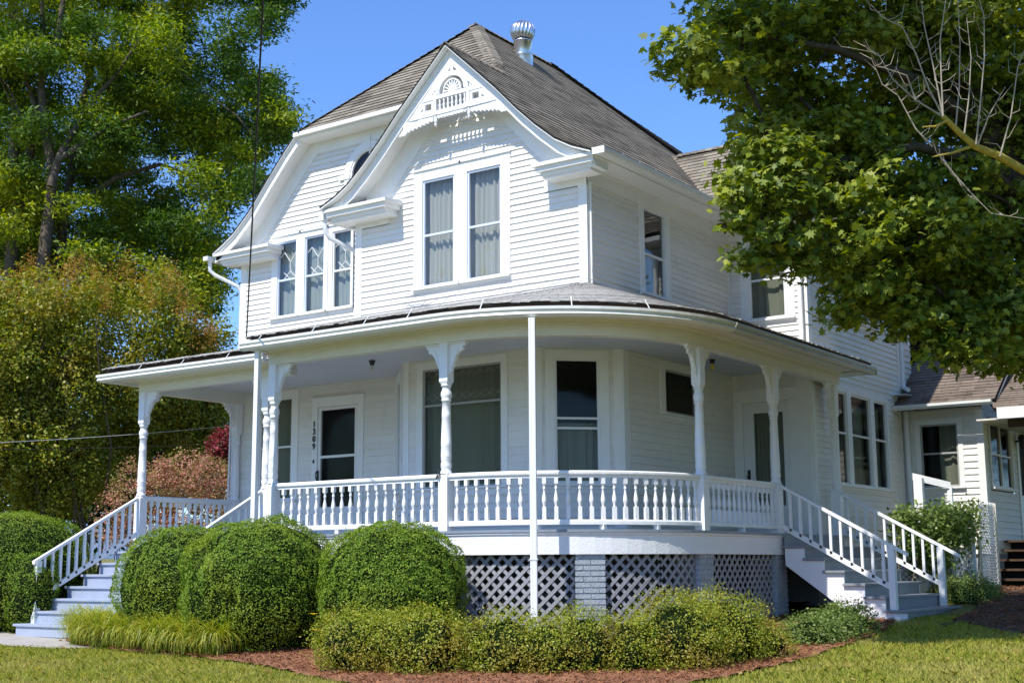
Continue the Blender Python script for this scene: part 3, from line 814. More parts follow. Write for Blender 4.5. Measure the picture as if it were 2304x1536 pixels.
q.tube([F_i.p(-10.1, .03, 1.56), F_i.p(-10.1, .09, 1.5), F_i.p(-10.1, .09, 1.42), F_i.p(-10.1, .03, 1.34)], .015, 6); q.build('handle', M['black'], dr2)
q = MB(); q.fb(F_i, -9.16 + .0, -8.93, .03, .05, .5, 3.28); q.build('pilaster', M['trim'], HOUSE)

# ---- house numbers 1309, one above the other
for i, ch in enumerate('1309'):
    cu = bpy.data.curves.new('numeral', 'FONT'); cu.body = ch; cu.size = .15; cu.extrude = .006; cu.align_x = 'CENTER'; cu.align_y = 'CENTER'; cu.offset = .003
    to = bpy.data.objects.new('tmp', cu); C.objects.link(to)
    bpy.context.view_layer.update()
    me = bpy.data.meshes.new_from_object(to.evaluated_get(bpy.context.evaluated_depsgraph_get()))
    bpy.data.objects.remove(to)
    me.transform(Matrix.Rotation(PI / 2, 4, 'X'))
    me.materials.clear(); me.materials.append(M['black'])
    o = link('house_number', me, HOUSE)
    o.location = Vector((-16.967, 17.6 - .045, 2.565 - i * .135)) - wloc(HOUSE)

# ---- fretwork in the front gable
o_ = MB(); X0 = XGR + .045; nf, nb = .392, .36
def P_(u, z): return (X0 + u, z)
fpk = [0]
def fp(poly, a=nb, b=nf):
    fpk[0] += 1; e = (fpk[0] % 23) * .0003; o_.fprism(F_g, [P_(*p) for p in poly], a - e, b + e)
# slanted boards
fp([(-1.12, 7.02), (-.98, 7.02), (0, 8.02), (0, 8.16)]); fp([(.98, 7.02), (1.12, 7.02), (0, 8.16), (0, 8.02)])
# horizontal boards of the band
fp([(-.62, 7.50), (.62, 7.50), (.56, 7.565), (-.56, 7.565)], nb, nf + .012)
fp([(-.9, 7.235), (.9, 7.235), (.83, 7.305), (-.83, 7.305)], nb, nf + .012)
fp([(-.6, 7.305), (-.56, 7.305), (-.56, 7.5), (-.6, 7.5)]); 
for sx in (-1, 1):
    def fs(poly, a=nb, b=nf): fp([(sx * u, z) for u, z in (poly if sx > 0 else poly[::-1])], a, b)
    fs([(.31, 7.24), (.37, 7.24), (.37, 7.57), (.31, 7.57)], nb - .01, nf + .02)
    fs([(.37, 7.305), (.42, 7.305), (.42, 7.5), (.37, 7.5)]); fs([(.55, 7.305), (.60, 7.305), (.60, 7.5), (.55, 7.5)])
    fs([(.42, 7.455), (.55, 7.455), (.55, 7.5), (.42, 7.5)]); fs([(.42, 7.305), (.55, 7.305), (.55, 7.345), (.42, 7.345)])
    fs([(.60, 7.305), (.84, 7.305), (.74, 7.345), (.60, 7.345)]); fs([(.60, 7.46), (.66, 7.455), (.62, 7.5), (.60, 7.5)]); fs([(.72, 7.345), (.80, 7.345), (.66, 7.5), (.60, 7.5)])
    # scallops below
    xs = np.linspace(.0, .3, 5) if True else []
    for a in np.linspace(.02, .27, 5): fs([(a - .03, 7.236), (a - .03, 7.19), (a, 7.165), (a + .03, 7.19), (a + .03, 7.236)], nb + .004, nf - .004)
    for i_, a in enumerate(np.linspace(.42, .98, 8)):
        dz = .06 if i_ == 6 else 0
        fs([(a - .042, 7.236), (a - .042, 7.17 - .012 * i_), (a, 7.135 - .014 * i_), (a + .042, 7.17 - .012 * i_), (a + .042, 7.236)], nb + .004, nf - .004)
    # curls beside the arch
    for (cu_, cz_, rr) in ((.40, 7.61, .045), (.12, 7.93, .035), (.30, 7.74, .03)):
        for j in range(10):
            a0, a1 = 2 * PI * j / 10, 2 * PI * (j + 1) / 10
            fs([(cu_ + rr * .5 * math.cos(a0), cz_ + rr * .5 * math.sin(a0)), (cu_ + rr * math.cos(a0), cz_ + rr * math.sin(a0)), (cu_ + rr * math.cos(a1), cz_ + rr * math.sin(a1)), (cu_ + rr * .5 * math.cos(a1), cz_ + rr * .5 * math.sin(a1))], nb + .005, nf - .005)
fp([(-.022, 7.86), (.022, 7.86), (.03, 8.1), (-.03, 8.1)])
# arch
for j in range(16):
    a0, a1 = PI * j / 16, PI * (j + 1) / 16
    c0, s0, c1, s1 = math.cos(a0), math.sin(a0), math.cos(a1), math.sin(a1)
    fp([(.25 * c0, 7.58 + .26 * s0), (.34 * c0, 7.58 + .34 * s0), (.34 * c1, 7.58 + .34 * s1), (.25 * c1, 7.58 + .26 * s1)], nb - .01, nf + .01)
    fp([(.165 * c0, 7.58 + .19 * s0), (.19 * c0, 7.58 + .215 * s0), (.19 * c1, 7.58 + .215 * s1), (.165 * c1, 7.58 + .19 * s1)])
for j in range(9):
    a = PI * (j + .5) / 9; c, s = math.cos(a), math.sin(a); w_ = .014
    o_.bar(F_g.p(X0 + .04 * c, .376, 7.585 + .04 * s), F_g.p(X0 + .175 * c, .376, 7.58 + .20 * s), .022, .022, up=F_g.n)
fp([(.06 * math.cos(a), 7.57 + .06 * math.sin(a)) for a in np.linspace(0, PI, 9)], nb, nf + .01)
orn = o_.build('gable_fretwork', M['rail'], HOUSE)
bp_ = [(7.305, .02), (7.335, .02), (7.34, .012), (7.36, .024), (7.39, .026), (7.43, .012), (7.45, .02), (7.465, .02), (7.5, .02)]
b0 = MB(); b0.lathe(bp_, X0 - .255, YG - .376, 8); s0 = b0.build('spindle', M['rail'], orn)
off0 = Vector(s0.location)
for i in range(1, 7):
    c = s0.copy(); C.objects.link(c); c.parent = orn; c.location = (i * .085, 0, 0)
for sx in (-1, 1):
    b1 = MB(); b1.lathe([(7.04, .004), (7.06, .022), (7.085, .026), (7.105, .016), (7.12, .028), (7.15, .028), (7.16, .02), (7.24, .03)], X0 + sx * .34, YG - .376, 10)
    b1.build('pendant', M['rail'], orn)

# ---- roof turbine ventilator
vx, vy, vz_ = -14.14, 20.26, 9.71
v = MB(); v.lathe([(vz_ - .25, .20), (vz_ + .12, .20), (vz_ + .13, .205), (vz_ + .14, .195)], vx, vy, 24)
v.hexa([(vx - .28, vy - .3, vz_ + .28), (vx + .3, vy - .3, vz_ - .3), (vx + .3, vy + .3, vz_ - .3), (vx - .28, vy + .3, vz_ + .28)] + [(vx - .28, vy - .3, vz_ + .29), (vx + .3, vy - .3, vz_ - .29), (vx + .3, vy + .3, vz_ - .29), (vx - .28, vy + .3, vz_ + .29)])
vo = v.build('roof_vent', M['galv'], HOUSE)
v = MB(); v.lathe([(vz_ + .11, .175), (vz_ + .40, .175), (vz_ + .41, .19), (vz_ + .43, .19), (vz_ + .44, .17)], vx, vy, 24); v.build('vent_pipe', M['galv'], vo)
v = MB(); v.lathe([(vz_ + .42, .15), (vz_ + .6, .2), (vz_ + .75, .12)], vx, vy, 16); v.build('vent_core', M['dark'], vo)
v = MB(); nb_ = 22
for j in range(nb_):
    a0 = 2 * PI * j / nb_
    vs = []; kk = 9
    for i in range(kk):
        tt = i / (kk - 1); ph = -.95 + tt * 2.45
        rr = .245 * math.cos(ph) ** .8 if math.cos(ph) > 0 else 0; hz = vz_ + .63 + .215 * math.sin(ph)
        for da, dr in ((0, 0), (.17, -.028), (.31, .004)):
            aa = a0 + da + tt * .45
            vs.append((vx + (rr + dr) * math.cos(aa), vy + (rr + dr) * math.sin(aa), hz))
    v.add(vs, [(i * 3 + c_, i * 3 + c_ + 1, i * 3 + c_ + 4, i * 3 + c_ + 3) for i in range(kk - 1) for c_ in (0, 1)], True)
v.lathe([(vz_ + .835, .07), (vz_ + .85, .065), (vz_ + .86, .02)], vx, vy, 16)
v.build('turbine', M['galv'], vo)

# ================================================================ THE PORCH
AC, AR = (-11.22, 16.87), 2.5
def arc(r, n=18, a0=0, a1=90):
    return [(AC[0] + r * math.sin(math.radians(a0 + (a1 - a0) * i / n)), AC[1] - r * math.cos(math.radians(a0 + (a1 - a0) * i / n))) for i in range(n + 1)]
LP = [(-18.92, 17.6), (-18.92, 15.28), (-14.80, 15.28)]
MP = [(-14.80, 14.37)] + arc(AR) + [(-8.72, 21.92)]
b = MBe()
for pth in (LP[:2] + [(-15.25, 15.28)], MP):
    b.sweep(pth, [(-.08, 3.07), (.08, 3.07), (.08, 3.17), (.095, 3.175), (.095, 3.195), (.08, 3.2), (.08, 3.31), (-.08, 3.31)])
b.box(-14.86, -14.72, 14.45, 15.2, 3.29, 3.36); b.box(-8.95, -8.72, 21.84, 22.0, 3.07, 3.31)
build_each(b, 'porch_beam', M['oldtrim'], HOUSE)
c = MB()
poly = [(-18.9, 17.6), (-18.9, 15.3), (-14.8, 15.3), (-14.8, 14.4)] + arc(AR - .03) + [(-8.75, 21.9), (XB, 21.9), (XB, 21.3), (XC, 21.3), (XC, 17.49), (-11.35, 16.52), (-13.95, 16.52), (-15.03, 17.6)]
k = len(poly)
c.add([(x, y, 3.29) for x, y in poly] + [(x, y, 3.31) for x, y in poly], [tuple(reversed(range(k))), tuple(range(k, 2 * k))] + [(i, (i + 1) % k, (i + 1) % k + k, i + k) for i in range(k)])
# cover strips at the wall head
c.build('porch_ceiling', M['ceiling'], HOUSE)
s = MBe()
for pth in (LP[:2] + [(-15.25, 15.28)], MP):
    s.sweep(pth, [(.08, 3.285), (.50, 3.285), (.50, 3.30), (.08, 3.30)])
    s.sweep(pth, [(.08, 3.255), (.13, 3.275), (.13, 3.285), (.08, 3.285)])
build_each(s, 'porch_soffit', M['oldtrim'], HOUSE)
s = MBe()
for pth in (LP, MP): s.sweep(pth, [(.44, 3.30), (.47, 3.30), (.47, 3.44), (.44, 3.44)])
build_each(s, 'porch_fascia', M['wood'], HOUSE)  # dark board stands in for the shaded gap above the gutter
s = MB(); s.mark()
s.hexa([(-14.83, 13.88, 3.25), (-14.79, 13.88, 3.25), (-14.79, 15.3, 3.25), (-14.83, 15.3, 3.25), (-14.83, 13.88, 3.42), (-14.79, 13.88, 3.42), (-14.79, 15.3, 3.82), (-14.83, 15.3, 3.82)])
s.hexa([(-14.83, 15.3, 3.33), (-14.79, 15.3, 3.33), (-14.79, 16.4, 3.33), (-14.83, 16.4, 3.33), (-14.83, 15.3, 3.6), (-14.79, 15.3, 3.6), (-14.79, 16.4, 4.1), (-14.83, 16.4, 4.1)])
s.mark(); s.hexa([(-8.9, 22.3, 3.25), (-8.22, 22.3, 3.25), (-8.22, 22.34, 3.25), (-8.9, 22.34, 3.25), (-8.9, 22.3, 3.66), (-8.22, 22.3, 3.42), (-8.22, 22.34, 3.42), (-8.9, 22.34, 3.66)])
s.box(-8.92, -8.22, 21.95, 22.3, 3.26, 3.28)
build_each(s, 'roof_end_board', M['trim'], HOUSE)
# gutters
GP = [(.47, 3.245), (.555, 3.24), (.60, 3.275), (.585, 3.31), (.61, 3.335), (.61, 3.372), (.595, 3.376), (.588, 3.345), (.49, 3.33), (.47, 3.34)]
g = MB(); g.mark(); g.sweep([(-18.92, 16.9), (-18.92, 15.28), (-15.35, 15.28)], GP); g.mark(); g.sweep([(-14.90, 14.37)] + arc(AR), GP)
g.box(-14.905, -14.9, 13.77, 13.9, 3.24, 3.375)
build_each(g, 'porch_gutter', M['gutter'], HOUSE)
g = MB(); g.sweep([(-8.72, 16.87), (-8.72, 22.33)], GP); g.box(-8.25, -8.11, 22.33, 22.335, 3.24, 3.375)
g.build('porch_gutter', M['gutter_side'], HOUSE)
g = MB()
def strap(p, n):
    a = Vector((p[0] + n[0] * .595, p[1] + n[1] * .595, 3.37)); b_ = Vector((p[0] + n[0] * .47, p[1] + n[1] * .47, 3.52))
    g.mark(); g.bar(a, b_, .014, .005, up=(n[0], n[1], .5))
for x in (-18.4, -17.3, -16.2): strap((x, 15.28), (0, -1))
for x in (-14.5, -13.4, -12.4, -11.6): strap((x, 14.37), (0, -1))
for a in (15, 38, 58): A_ = math.radians(a); strap((AC[0] + AR * math.sin(A_), AC[1] - AR * math.cos(A_)), (math.sin(A_), -math.cos(A_)))
build_each(g, 'gutter_strap', M['gutter'], HOUSE)
# porch roof
r = MB(); ZE, ZW = 3.46, 4.17
shing(r, [(-14.86, 13.86, ZE), (AC[0], 13.86, ZE), (XC + .01, YG + .02, ZW), (-14.86, YG + .02, ZW)], (1, 0, 0), (0, 2.68, ZW - ZE), under=.04, lift=.007, bv=.07)
ao = arc(3.01, 18)
crn = Vector((XC, YG, ZW + .01))
for i in range(18):
    a_, b_ = Vector((*ao[i], ZE)), Vector((*ao[i + 1], ZE)); mid = (a_ + b_) / 2
    h = (b_ - a_).normalized(); up = (crn - mid); up = up - h * up.dot(h)
    shing(r, [a_, b_, crn], h, up, v0=0, under=.04, lift=.007, bv=.07)
shing(r, [(-8.21, 16.87, ZE), (-8.21, 22.36, ZE), (XC, 22.36, ZW), (XC, YG, ZW)], (0, 1, 0), (-2.17, 0, ZW - ZE), under=.04, lift=.007, bv=.07)
shing(r, [(-19.45, 14.76, 3.48), (-14.83, 14.76, 3.48), (-14.83, 17.6, 4.19), (-16.6, 17.6, 4.19)], (1, 0, 0), (0, 2.84, .71), under=.04, lift=.007, bv=.07)
shing(r, [(-19.45, 14.76, 3.48), (-19.45, 17.6, 3.48), (-16.6, 17.6, 4.19)], (0, 1, 0), (2.85, 0, .71), under=.04, lift=.007, bv=.07)
r.build('porch_roof', M['shingle_porch'], HOUSE)
# ragged weathered edge of the old shingles
e = MB(); rr = random.Random(3)
def ragged(pts, z):
    e.mark()
    for i in range(len(pts) - 1):
        a, b_ = Vector((*pts[i], z)), Vector((*pts[i + 1], z)); L_ = (b_ - a).length; n = max(1, int(L_ / .09)); d_ = (b_ - a) / n; nn = Vector((d_.y, -d_.x, 0)).normalized()
        for j in range(n):
            p = a + d_ * j + nn * rr.uniform(-.015, .02); q_ = p + d_ * 1.05; dz = rr.uniform(-.005, .006); th = rr.uniform(.008, .018)
            e.hexa([p + Vector((0, 0, dz)) , q_ + Vector((0, 0, dz + rr.uniform(-.006, .006))), q_ - nn * .2 + Vector((0, 0, .05)), p - nn * .2 + Vector((0, 0, .05)),
                    p + Vector((0, 0, dz + th)), q_ + Vector((0, 0, dz + th)), q_ - nn * .2 + Vector((0, 0, .075)), p - nn * .2 + Vector((0, 0, .075))])
ragged([(-14.86, 13.85), (AC[0], 13.85)] + arc(3.02, 18)[1:] + [(-8.2, 22.36)], 3.45)
ragged([(-19.45, 14.75), (-14.95, 14.75)], 3.47)
build_each(e, 'shingle_edge', M['roofedge'], HOUSE)
# loose wires lying on the porch roof
w = MB(); rr = random.Random(5)
for k_ in range(3):
    pts = []; x = -13.9 + k_ * .15
    for i in range(26):
        t_ = i / 25; xx = -13.9 + k_ * .15 + 3.4 * t_
        pts.append((xx, YG - .06 - .05 * math.sin(i * .9 + k_) - .25 * math.sin(t_ * PI), 4.2 + .07 * k_ * math.sin(t_ * PI) - .07 * math.sin(t_ * PI) + rr.uniform(-.012, .012) + .03 * math.sin(i * 1.7 + k_)))
    w.tube(pts, .0035, 4)
for k_ in range(4):
    w.tube([(-13.68 + .22 * math.cos(a) + .04 * k_, YG - .1 - .02 * k_, 4.27 + .10 * math.sin(a) + .02 * math.sin(3 * a + k_)) for a in np.linspace(0, 6.0, 16)], .003, 4)
w.tube([(-10.33, 16.5, 4.5), (-10.30, 16.45, 4.3), (-10.36, 16.4, 4.22), (-10.2, 16.6, 4.2), (-10.15, 17.5, 4.16), (-10.25, 18.9, 4.15)], .004, 5)
w.build('loose_cable', M['lattice'], HOUSE)

# ---- posts
def prof_post(y2z):
    L_ = [(1005, .082), (985, .078), (978, .062), (965, .074), (940, .078), (915, .066), (905, .078), (896, .07), (890, .078), (880, .075), (816, .073), (812, .076), (803, .072), (794, .076), (790, .073), (700, .068), (616, .062),
          (612, .066), (603, .062), (594, .066), (590, .063), (506, .058), (502, .07), (492, .07), (488, .06), (475, .075), (455, .08), (440, .075), (425, .06), (402, .06), (398, .078), (385, .07)]
    return [(2.49 - (y - 385) * .002, r_) for y, r_ in L_]
PP = prof_post(None)
BR = [(0, 0), (.27, 0), (.27, -.045), (.225, -.055), (.235, -.085), (.215, -.115), (.17, -.12), (.15, -.15), (.12, -.17), (.10, -.22), (.075, -.25), (.07, -.30), (.045, -.33), (.04, -.38), (0, -.43)]
def post(x, y, brk, zlow=ZD, ped=.078, low=None):
    m = MB(); m.lathe(PP, x, y, 16)
    z1 = 1.235
    m.box(x - ped, x + ped, y - ped, y + ped, zlow, z1 - .03)
    vs = [(x + a * ped, y + b_ * ped, z1 - .03) for a, b_ in ((-1, -1), (1, -1), (1, 1), (-1, 1))] + [(x + a * .055, y + b_ * .055, z1 + .03) for a, b_ in ((-1, -1), (1, -1), (1, 1), (-1, 1))]
    m.hexa(vs)
    m.box(x - .073, x + .073, y - .073, y + .073, 2.53, 3.07)
    m.hexa([(x + a * .05, y + b_ * .05, 2.485) for a, b_ in ((-1, -1), (1, -1), (1, 1), (-1, 1))] + [(x + a * .073, y + b_ * .073, 2.53) for a, b_ in ((-1, -1), (1, -1), (1, 1), (-1, 1))])
    p = m.build('porch_post', M['rail'], HOUSE)
    for ang in brk:
        q_ = MB(); dx, dy = math.cos(math.radians(ang)), math.sin(math.radians(ang))
        F = Fr(x + dx * .073, y + dy * .073, math.radians(ang))
        pl = [(u, 3.055 + z) for u, z in BR]
        q_.fprism(F, pl[::-1], -.022, .022); q_.fb(F, 0, .29, -.05, .05, 3.05, 3.068)
        q_.fprism(F, [(0.02, 2.72), (.045, 2.72), (.16, 2.98), (.12, 3.0)][::-1], -.034, .034)
        q_.build('bracket', M['rail'], p)
    return p
post(-18.92, 15.28, (0, 90)); post(-15.82, 15.28, (180,)); post(-14.73, 14.37, (0,)); post(-11.37, 14.37, (0, 180))
post(-8.72, 16.8, (90, -90)); post(-8.72, 19.31, (90, -90)); post(-8.72, 21.78, (-90,))
post(-18.92, 17.48, (-90,))

# ---- deck, skirt, lattice, piers
DP = [(-19.0, 17.6), (-19.0, 15.2), (-14.92, 15.2), (-14.92, 14.28)] + arc(AR + .09) + [(-8.62, 22.0)]
k = len(DP); full = DP + [(XB, 22.0), (XB, YI), (XC, YI), (XC, 17.49), (-11.35, 16.52), (-13.95, 16.52), (-15.03, 17.6)]
k = len(full); d = MB()
d.add([(x, y, ZD - .035) for x, y in full] + [(x, y, ZD) for x, y in full], [tuple(reversed(range(k))), tuple(range(k, 2 * k))] + [(i, (i + 1) % k, (i + 1) % k + k, i + k) for i in range(k)])
d.build('porch_floor', M['deck'], HOUSE)
s = MB()
for pth in (LP[:2] + [(-14.83, 15.28)], [(-14.83, 15.3), (-14.83, 14.37)] + arc(AR) + [(-8.72, 22.0)]):
    s.sweep(pth, [(.03, .145), (.055, .145), (.055, .395), (.075, .41), (.075, ZD - .037), (.03, ZD - .037)])
s.build('skirt_board', M['rail'], HOUSE)
def path_at(pth, s_):
    for i in range(len(pth) - 1):
        a, b_ = Vector(pth[i]), Vector(pth[i + 1]); L_ = (b_ - a).length
        if s_ <= L_ or i == len(pth) - 2:
            p = a + (b_ - a) * (s_ / L_); d_ = (b_ - a) / L_; return p, Vector((d_.y, -d_.x))
        s_ -= L_
def plen(pth): return sum((Vector(pth[i + 1]) - Vector(pth[i])).length for i in range(len(pth) - 1))
def lattice(pth, s0, s1, z0, z1, off=0.0, per=.165, w=.045, m='lattice', parent=None, name='lattice_panel', frame=True, mesh=None):
    L = mesh or MB()
    def P3(s_, z, o): p, n = path_at(pth, s_); return Vector((p.x + n.x * (off + o), p.y + n.y * (off + o), z))
    def rib(sa, za, sb, zb, o):
        n = max(1, int(abs(sb - sa) / .25) + 1); dd = Vector((sb - sa, zb - za)).normalized(); pr = Vector((-dd.y, dd.x)) * w / 2
        for i in range(n):
            qs = []
            for tt in (i / n, (i + 1) / n):
                s_ = sa + (sb - sa) * tt; z = za + (zb - za) * tt
                qs.append((s_, z))
            (a, b1), (c_, d1) = qs
            cl_ = lambda v: min(max(v, s0), s1)
            L.hexa([P3(cl_(a - pr.x), b1 - pr.y, o - .004), P3(cl_(c_ - pr.x), d1 - pr.y, o - .004), P3(cl_(c_ - pr.x), d1 - pr.y, o + .004), P3(cl_(a - pr.x), b1 - pr.y, o + .004),
                    P3(cl_(a + pr.x), b1 + pr.y, o - .004), P3(cl_(c_ + pr.x), d1 + pr.y, o - .004), P3(cl_(c_ + pr.x), d1 + pr.y, o + .004), P3(cl_(a + pr.x), b1 + pr.y, o + .004)])
    H = z1 - z0; x = s0 - H
    while x < s1:
        a, b_ = max(x, s0), min(x + H, s1)
        if b_ > a + .01:
            rib(a, z0 + (a - x), b_, z0 + (b_ - x), .005)
            rib(a, z1 - (a - x), b_, z1 - (b_ - x), -.005)
        x += per
    if frame:
        for ss in (s0, s1 - .05):
            L.hexa([P3(ss, z0, .01), P3(ss + .05, z0, .01), P3(ss + .05, z0, .02), P3(ss, z0, .02), P3(ss, z1, .01), P3(ss + .05, z1, .01), P3(ss + .05, z1, .02), P3(ss, z1, .02)]) if False else None
    return L if mesh else L.build(name, M[m], parent or HOUSE)
SP = [(-14.83, 14.42)] + arc(AR - .05, 30) + [(-8.77, 22.0)]
sa = 3.61; sarc = plen([(-14.83, 14.42), (AC[0], 14.42)]); Larc = plen(arc(AR - .05, 30))
smid = sarc + Larc * .487; se = sarc + Larc
tot = plen(SP)
s5 = se + (19.31 - 16.87)
edges = [(.2, sarc - .3), (sarc - .1, smid - .2), (smid + .2, sarc + Larc * .76), (sarc + Larc * .76, se - .2), (se + .2, se + 1.35), (se + 1.35, s5 - .12)]
for a, b_ in edges: lattice(SP, a, b_, -1.06, .15)
def pier(x, y, ang, w=.40, z0=-1.25, z1=.15):
    m = MB(); ca, sa_ = math.cos(ang), math.sin(ang); rr = random.Random(int(x * 100) ^ 5)
    def obx(u0, u1, v0, v1, za, zb):
        q_ = [(u0, v0), (u1, v0), (u1, v1), (u0, v1)]
        q_ = [(x + u * ca - v * sa_, y + u * sa_ + v * ca) for u, v in q_]
        m.hexa([(*p, za) for p in q_] + [(*p, zb) for p in q_])
    h = w / 2; z = z0; i = 0
    obx(-h + .012, h - .012, -h + .012, h - .012, z0, z1)
    while z < z1 - .02:
        t_ = min(z + .066, z1)
        cut = -h + (.2 if i % 2 else .1); cs = [-h] + [c_ for c_ in (cut, cut + .21) if c_ < h - .03] + [h]
        for a, b_ in zip(cs[:-1], cs[1:]):
            j = rr.uniform(-.003, .004); obx(a + .005, b_ - .005, -h - j, -h + .1, z + .005, t_ - .004); obx(a + .005, b_ - .005, h - .1, h + j, z + .005, t_ - .004)
            obx(-h - j, -h + .1, a + .005, b_ - .005, z + .005, t_ - .004); obx(h - .1, h + j, a + .005, b_ - .005, z + .005, t_ - .004)
        z += .074; i += 1
    return m.build('brick_pier', M['pier'], HOUSE)
M['pier'] = mat('blue grey painted brick', (.36, .40, .44), .55, .3, var=.12, scale=7, bump=.5, bscale=35, stain=(.5, .52, .52), stain_amt=.25)
pa = math.radians(43.8)
pier(AC[0] + (AR - .18) * math.sin(pa), AC[1] - (AR - .18) * math.cos(pa), pa)
pier(-8.9, 16.87, PI / 2); pier(-8.9, 19.36, PI / 2); pier(-11.37, 14.55, 0); pier(-14.73, 14.55, 0)
f = MBe()
for x0, x1, y0, y1 in ((-18.95, -15.0, 17.7, 26.4), (-15.0, -10.5, 17.6, 26.4), (-10.5, -8.98, 21.38, 26.4), (-13.9, -11.4, 16.62, 17.6)):
    f.box(x0, x1, y0, y1, -1.4, .44)
f.box(XB - .04, XB + .0, YI, YJ + .01, -1.2, .3)
build_each(f, 'foundation', M['found'], HOUSE)
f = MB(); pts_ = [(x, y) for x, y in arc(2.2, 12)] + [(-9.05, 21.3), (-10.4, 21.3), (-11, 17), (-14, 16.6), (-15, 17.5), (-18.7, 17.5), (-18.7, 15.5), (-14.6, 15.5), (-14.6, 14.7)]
f.add([(x, y, gnd(x, y) + .06) for x, y in pts_], [tuple(range(len(pts_)))]); tag(f.build('porch_shade_ground', M['underside']), kind='structure')

# ---- railings
def baluster_mesh():
    m = MB(); z0, z1 = .60, 1.155
    m.box(-.026, .026, -.026, .026, z0, z0 + .17); m.box(-.026, .026, -.026, .026, z1 - .08, z1)
    m.lathe([(z0 + .17, .024), (z0 + .182, .014), (z0 + .19, .022), (z0 + .202, .018), (z0 + .22, .027), (z0 + .255, .033), (z0 + .295, .029), (z0 + .36, .017), (z0 + .40, .014), (z0 + .412, .022), (z0 + .425, .022), (z0 + .435, .014), (z0 + .455, .017), (z0 + .475, .025)], 0, 0, 10)
    return m
bm0 = None
def railing(pth, n, end0=.08, end1=.08, feet=(), zoff=0):
    global bm0
    L_ = plen(pth); m = MB()
    m.sweep(pth, [(-.045, 1.195), (.045, 1.195), (.05, 1.21), (.05, 1.235), (.03, 1.25), (-.03, 1.25), (-.05, 1.235), (-.05, 1.21)])
    m.sweep(pth, [(-.025, 1.155), (.025, 1.155), (.025, 1.195), (-.025, 1.195)])
    m.sweep(pth, [(-.042, .535), (.042, .535), (.042, .58), (.03, .60), (-.03, .60), (-.042, .58)])
    for f_ in feet:
        p, nn = path_at(pth, L_ * f_); m.box(p.x - .035, p.x + .035, p.y - .035, p.y + .035, ZD, .54)
    rl = m.build('railing', M['rail'], HOUSE)
    for i in range(n):
        s_ = end0 + (L_ - end0 - end1) * (i + .5) / n
        p, nn = path_at(pth, s_); ang = math.atan2(nn.y, nn.x) + PI / 2
        if bm0 is None:
            mm = baluster_mesh(); bm0 = mm.build('baluster', M['rail'], None)
            bo = bm0
        else:
            bo = bm0.copy(); C.objects.link(bo)
        bo.parent = rl; bo.location = Vector((p.x, p.y, random.uniform(-.003, .003))) - wloc(rl); bo.rotation_euler = (0, 0, ang + random.uniform(-.05, .05))
    return rl
railing([(-18.92, 17.4), (-18.92, 15.36)], 13)
railing([(-14.65, 14.37), (-11.45, 14.37)], 18, feet=(.4,))
railing([(-11.29, 14.37)] + arc(AR, 22)[1:-1] + [(-8.73, 16.74)], 24, .03, .03, feet=(.33, .56, .77))
railing([(-8.72, 16.9), (-8.72, 19.23)], 14, .03, .03, feet=(.5,))

# ---- the middle and left downspouts of the porch, bulbs
d = MB()
def rectpipe(mb, x, y, z0, z1, w, dd, ang):
    ca, sa_ = math.cos(ang), math.sin(ang); k_ = 5
    pl = []
    for i in range(k_): pl.append((-w / 2 + w * i / (k_ - 1), -dd / 2 - (.004 if i % 2 else 0)))
    for i in range(k_): pl.append((w / 2 - w * i / (k_ - 1), dd / 2 + (.004 if i % 2 else 0)))
    pl = [(x + u * ca - v * sa_, y + u * sa_ + v * ca) for u, v in pl]; n = len(pl)
    mb.add([(*p, z0) for p in pl] + [(*p, z1) for p in pl], [tuple(reversed(range(n))), tuple(range(n, 2 * n))] + [(i, (i + 1) % n, (i + 1) % n + n, i + n) for i in range(n)])
rectpipe(d, -9.77, 14.16, -1.1, 3.22, .085, .065, math.radians(25))
d.build('downspout', M['downpipe'], HOUSE)
d = MB(); rectpipe(d, -9.77, 14.16, .07, .09, .11, .08, math.radians(25)); d.bar((-9.83, 14.17, .08), (-9.95, 14.3, .06), .02, .01); d.build('downspout_strap', M['gutter'], HOUSE)
d = MB(); rectpipe(d, -14.66, 13.93, -1.1, 3.24, .085, .065, 0); d.build('downspout', M['downpipe'], HOUSE)
d = MBe(); d.tube([(-18.99, 17.46, 3.2), (-18.99, 17.46, .9)], .035, 8); d.tube([(-18.9, 17.3, 3.0), (-18.92, 17.3, .6)], .02, 6); build_each(d, 'downspout', M['downpipe'], HOUSE)
def bulb(x, y, z, m2):
    q_ = MB(); q_.lathe([(z - .06, .03), (z - .05, .035), (z, .05), (z + .01, .06)], x, y, 12); o = q_.build('light_socket', M['black'], HOUSE)
    q_ = MB(); q_.lathe([(z - .16, .006), (z - .155, .022), (z - .135, .032), (z - .11, .028), (z - .075, .016), (z - .06, .015)], x, y, 12); q_.build('light_bulb', m2, o)
bulb(-14.17, 15.97, 3.27, M['bulbw']); bulb(-9.74, 19.28, 3.28, M['bulb'])
q_ = MB(); q_.tube([(-11.46 + .03 * math.cos(a), 14.27 + .01 * a, 1.27 + .045 * math.sin(a)) for a in np.linspace(0, 5.5, 12)], .007, 5)
q_.tube([(-11.45, 14.26, 1.22), (-11.43, 14.25, 1.2), (-11.4, 14.28, 1.24), (-11.47, 14.27, 1.19)], .012, 5)
q_.build('door_chain', M['black'], HOUSE)

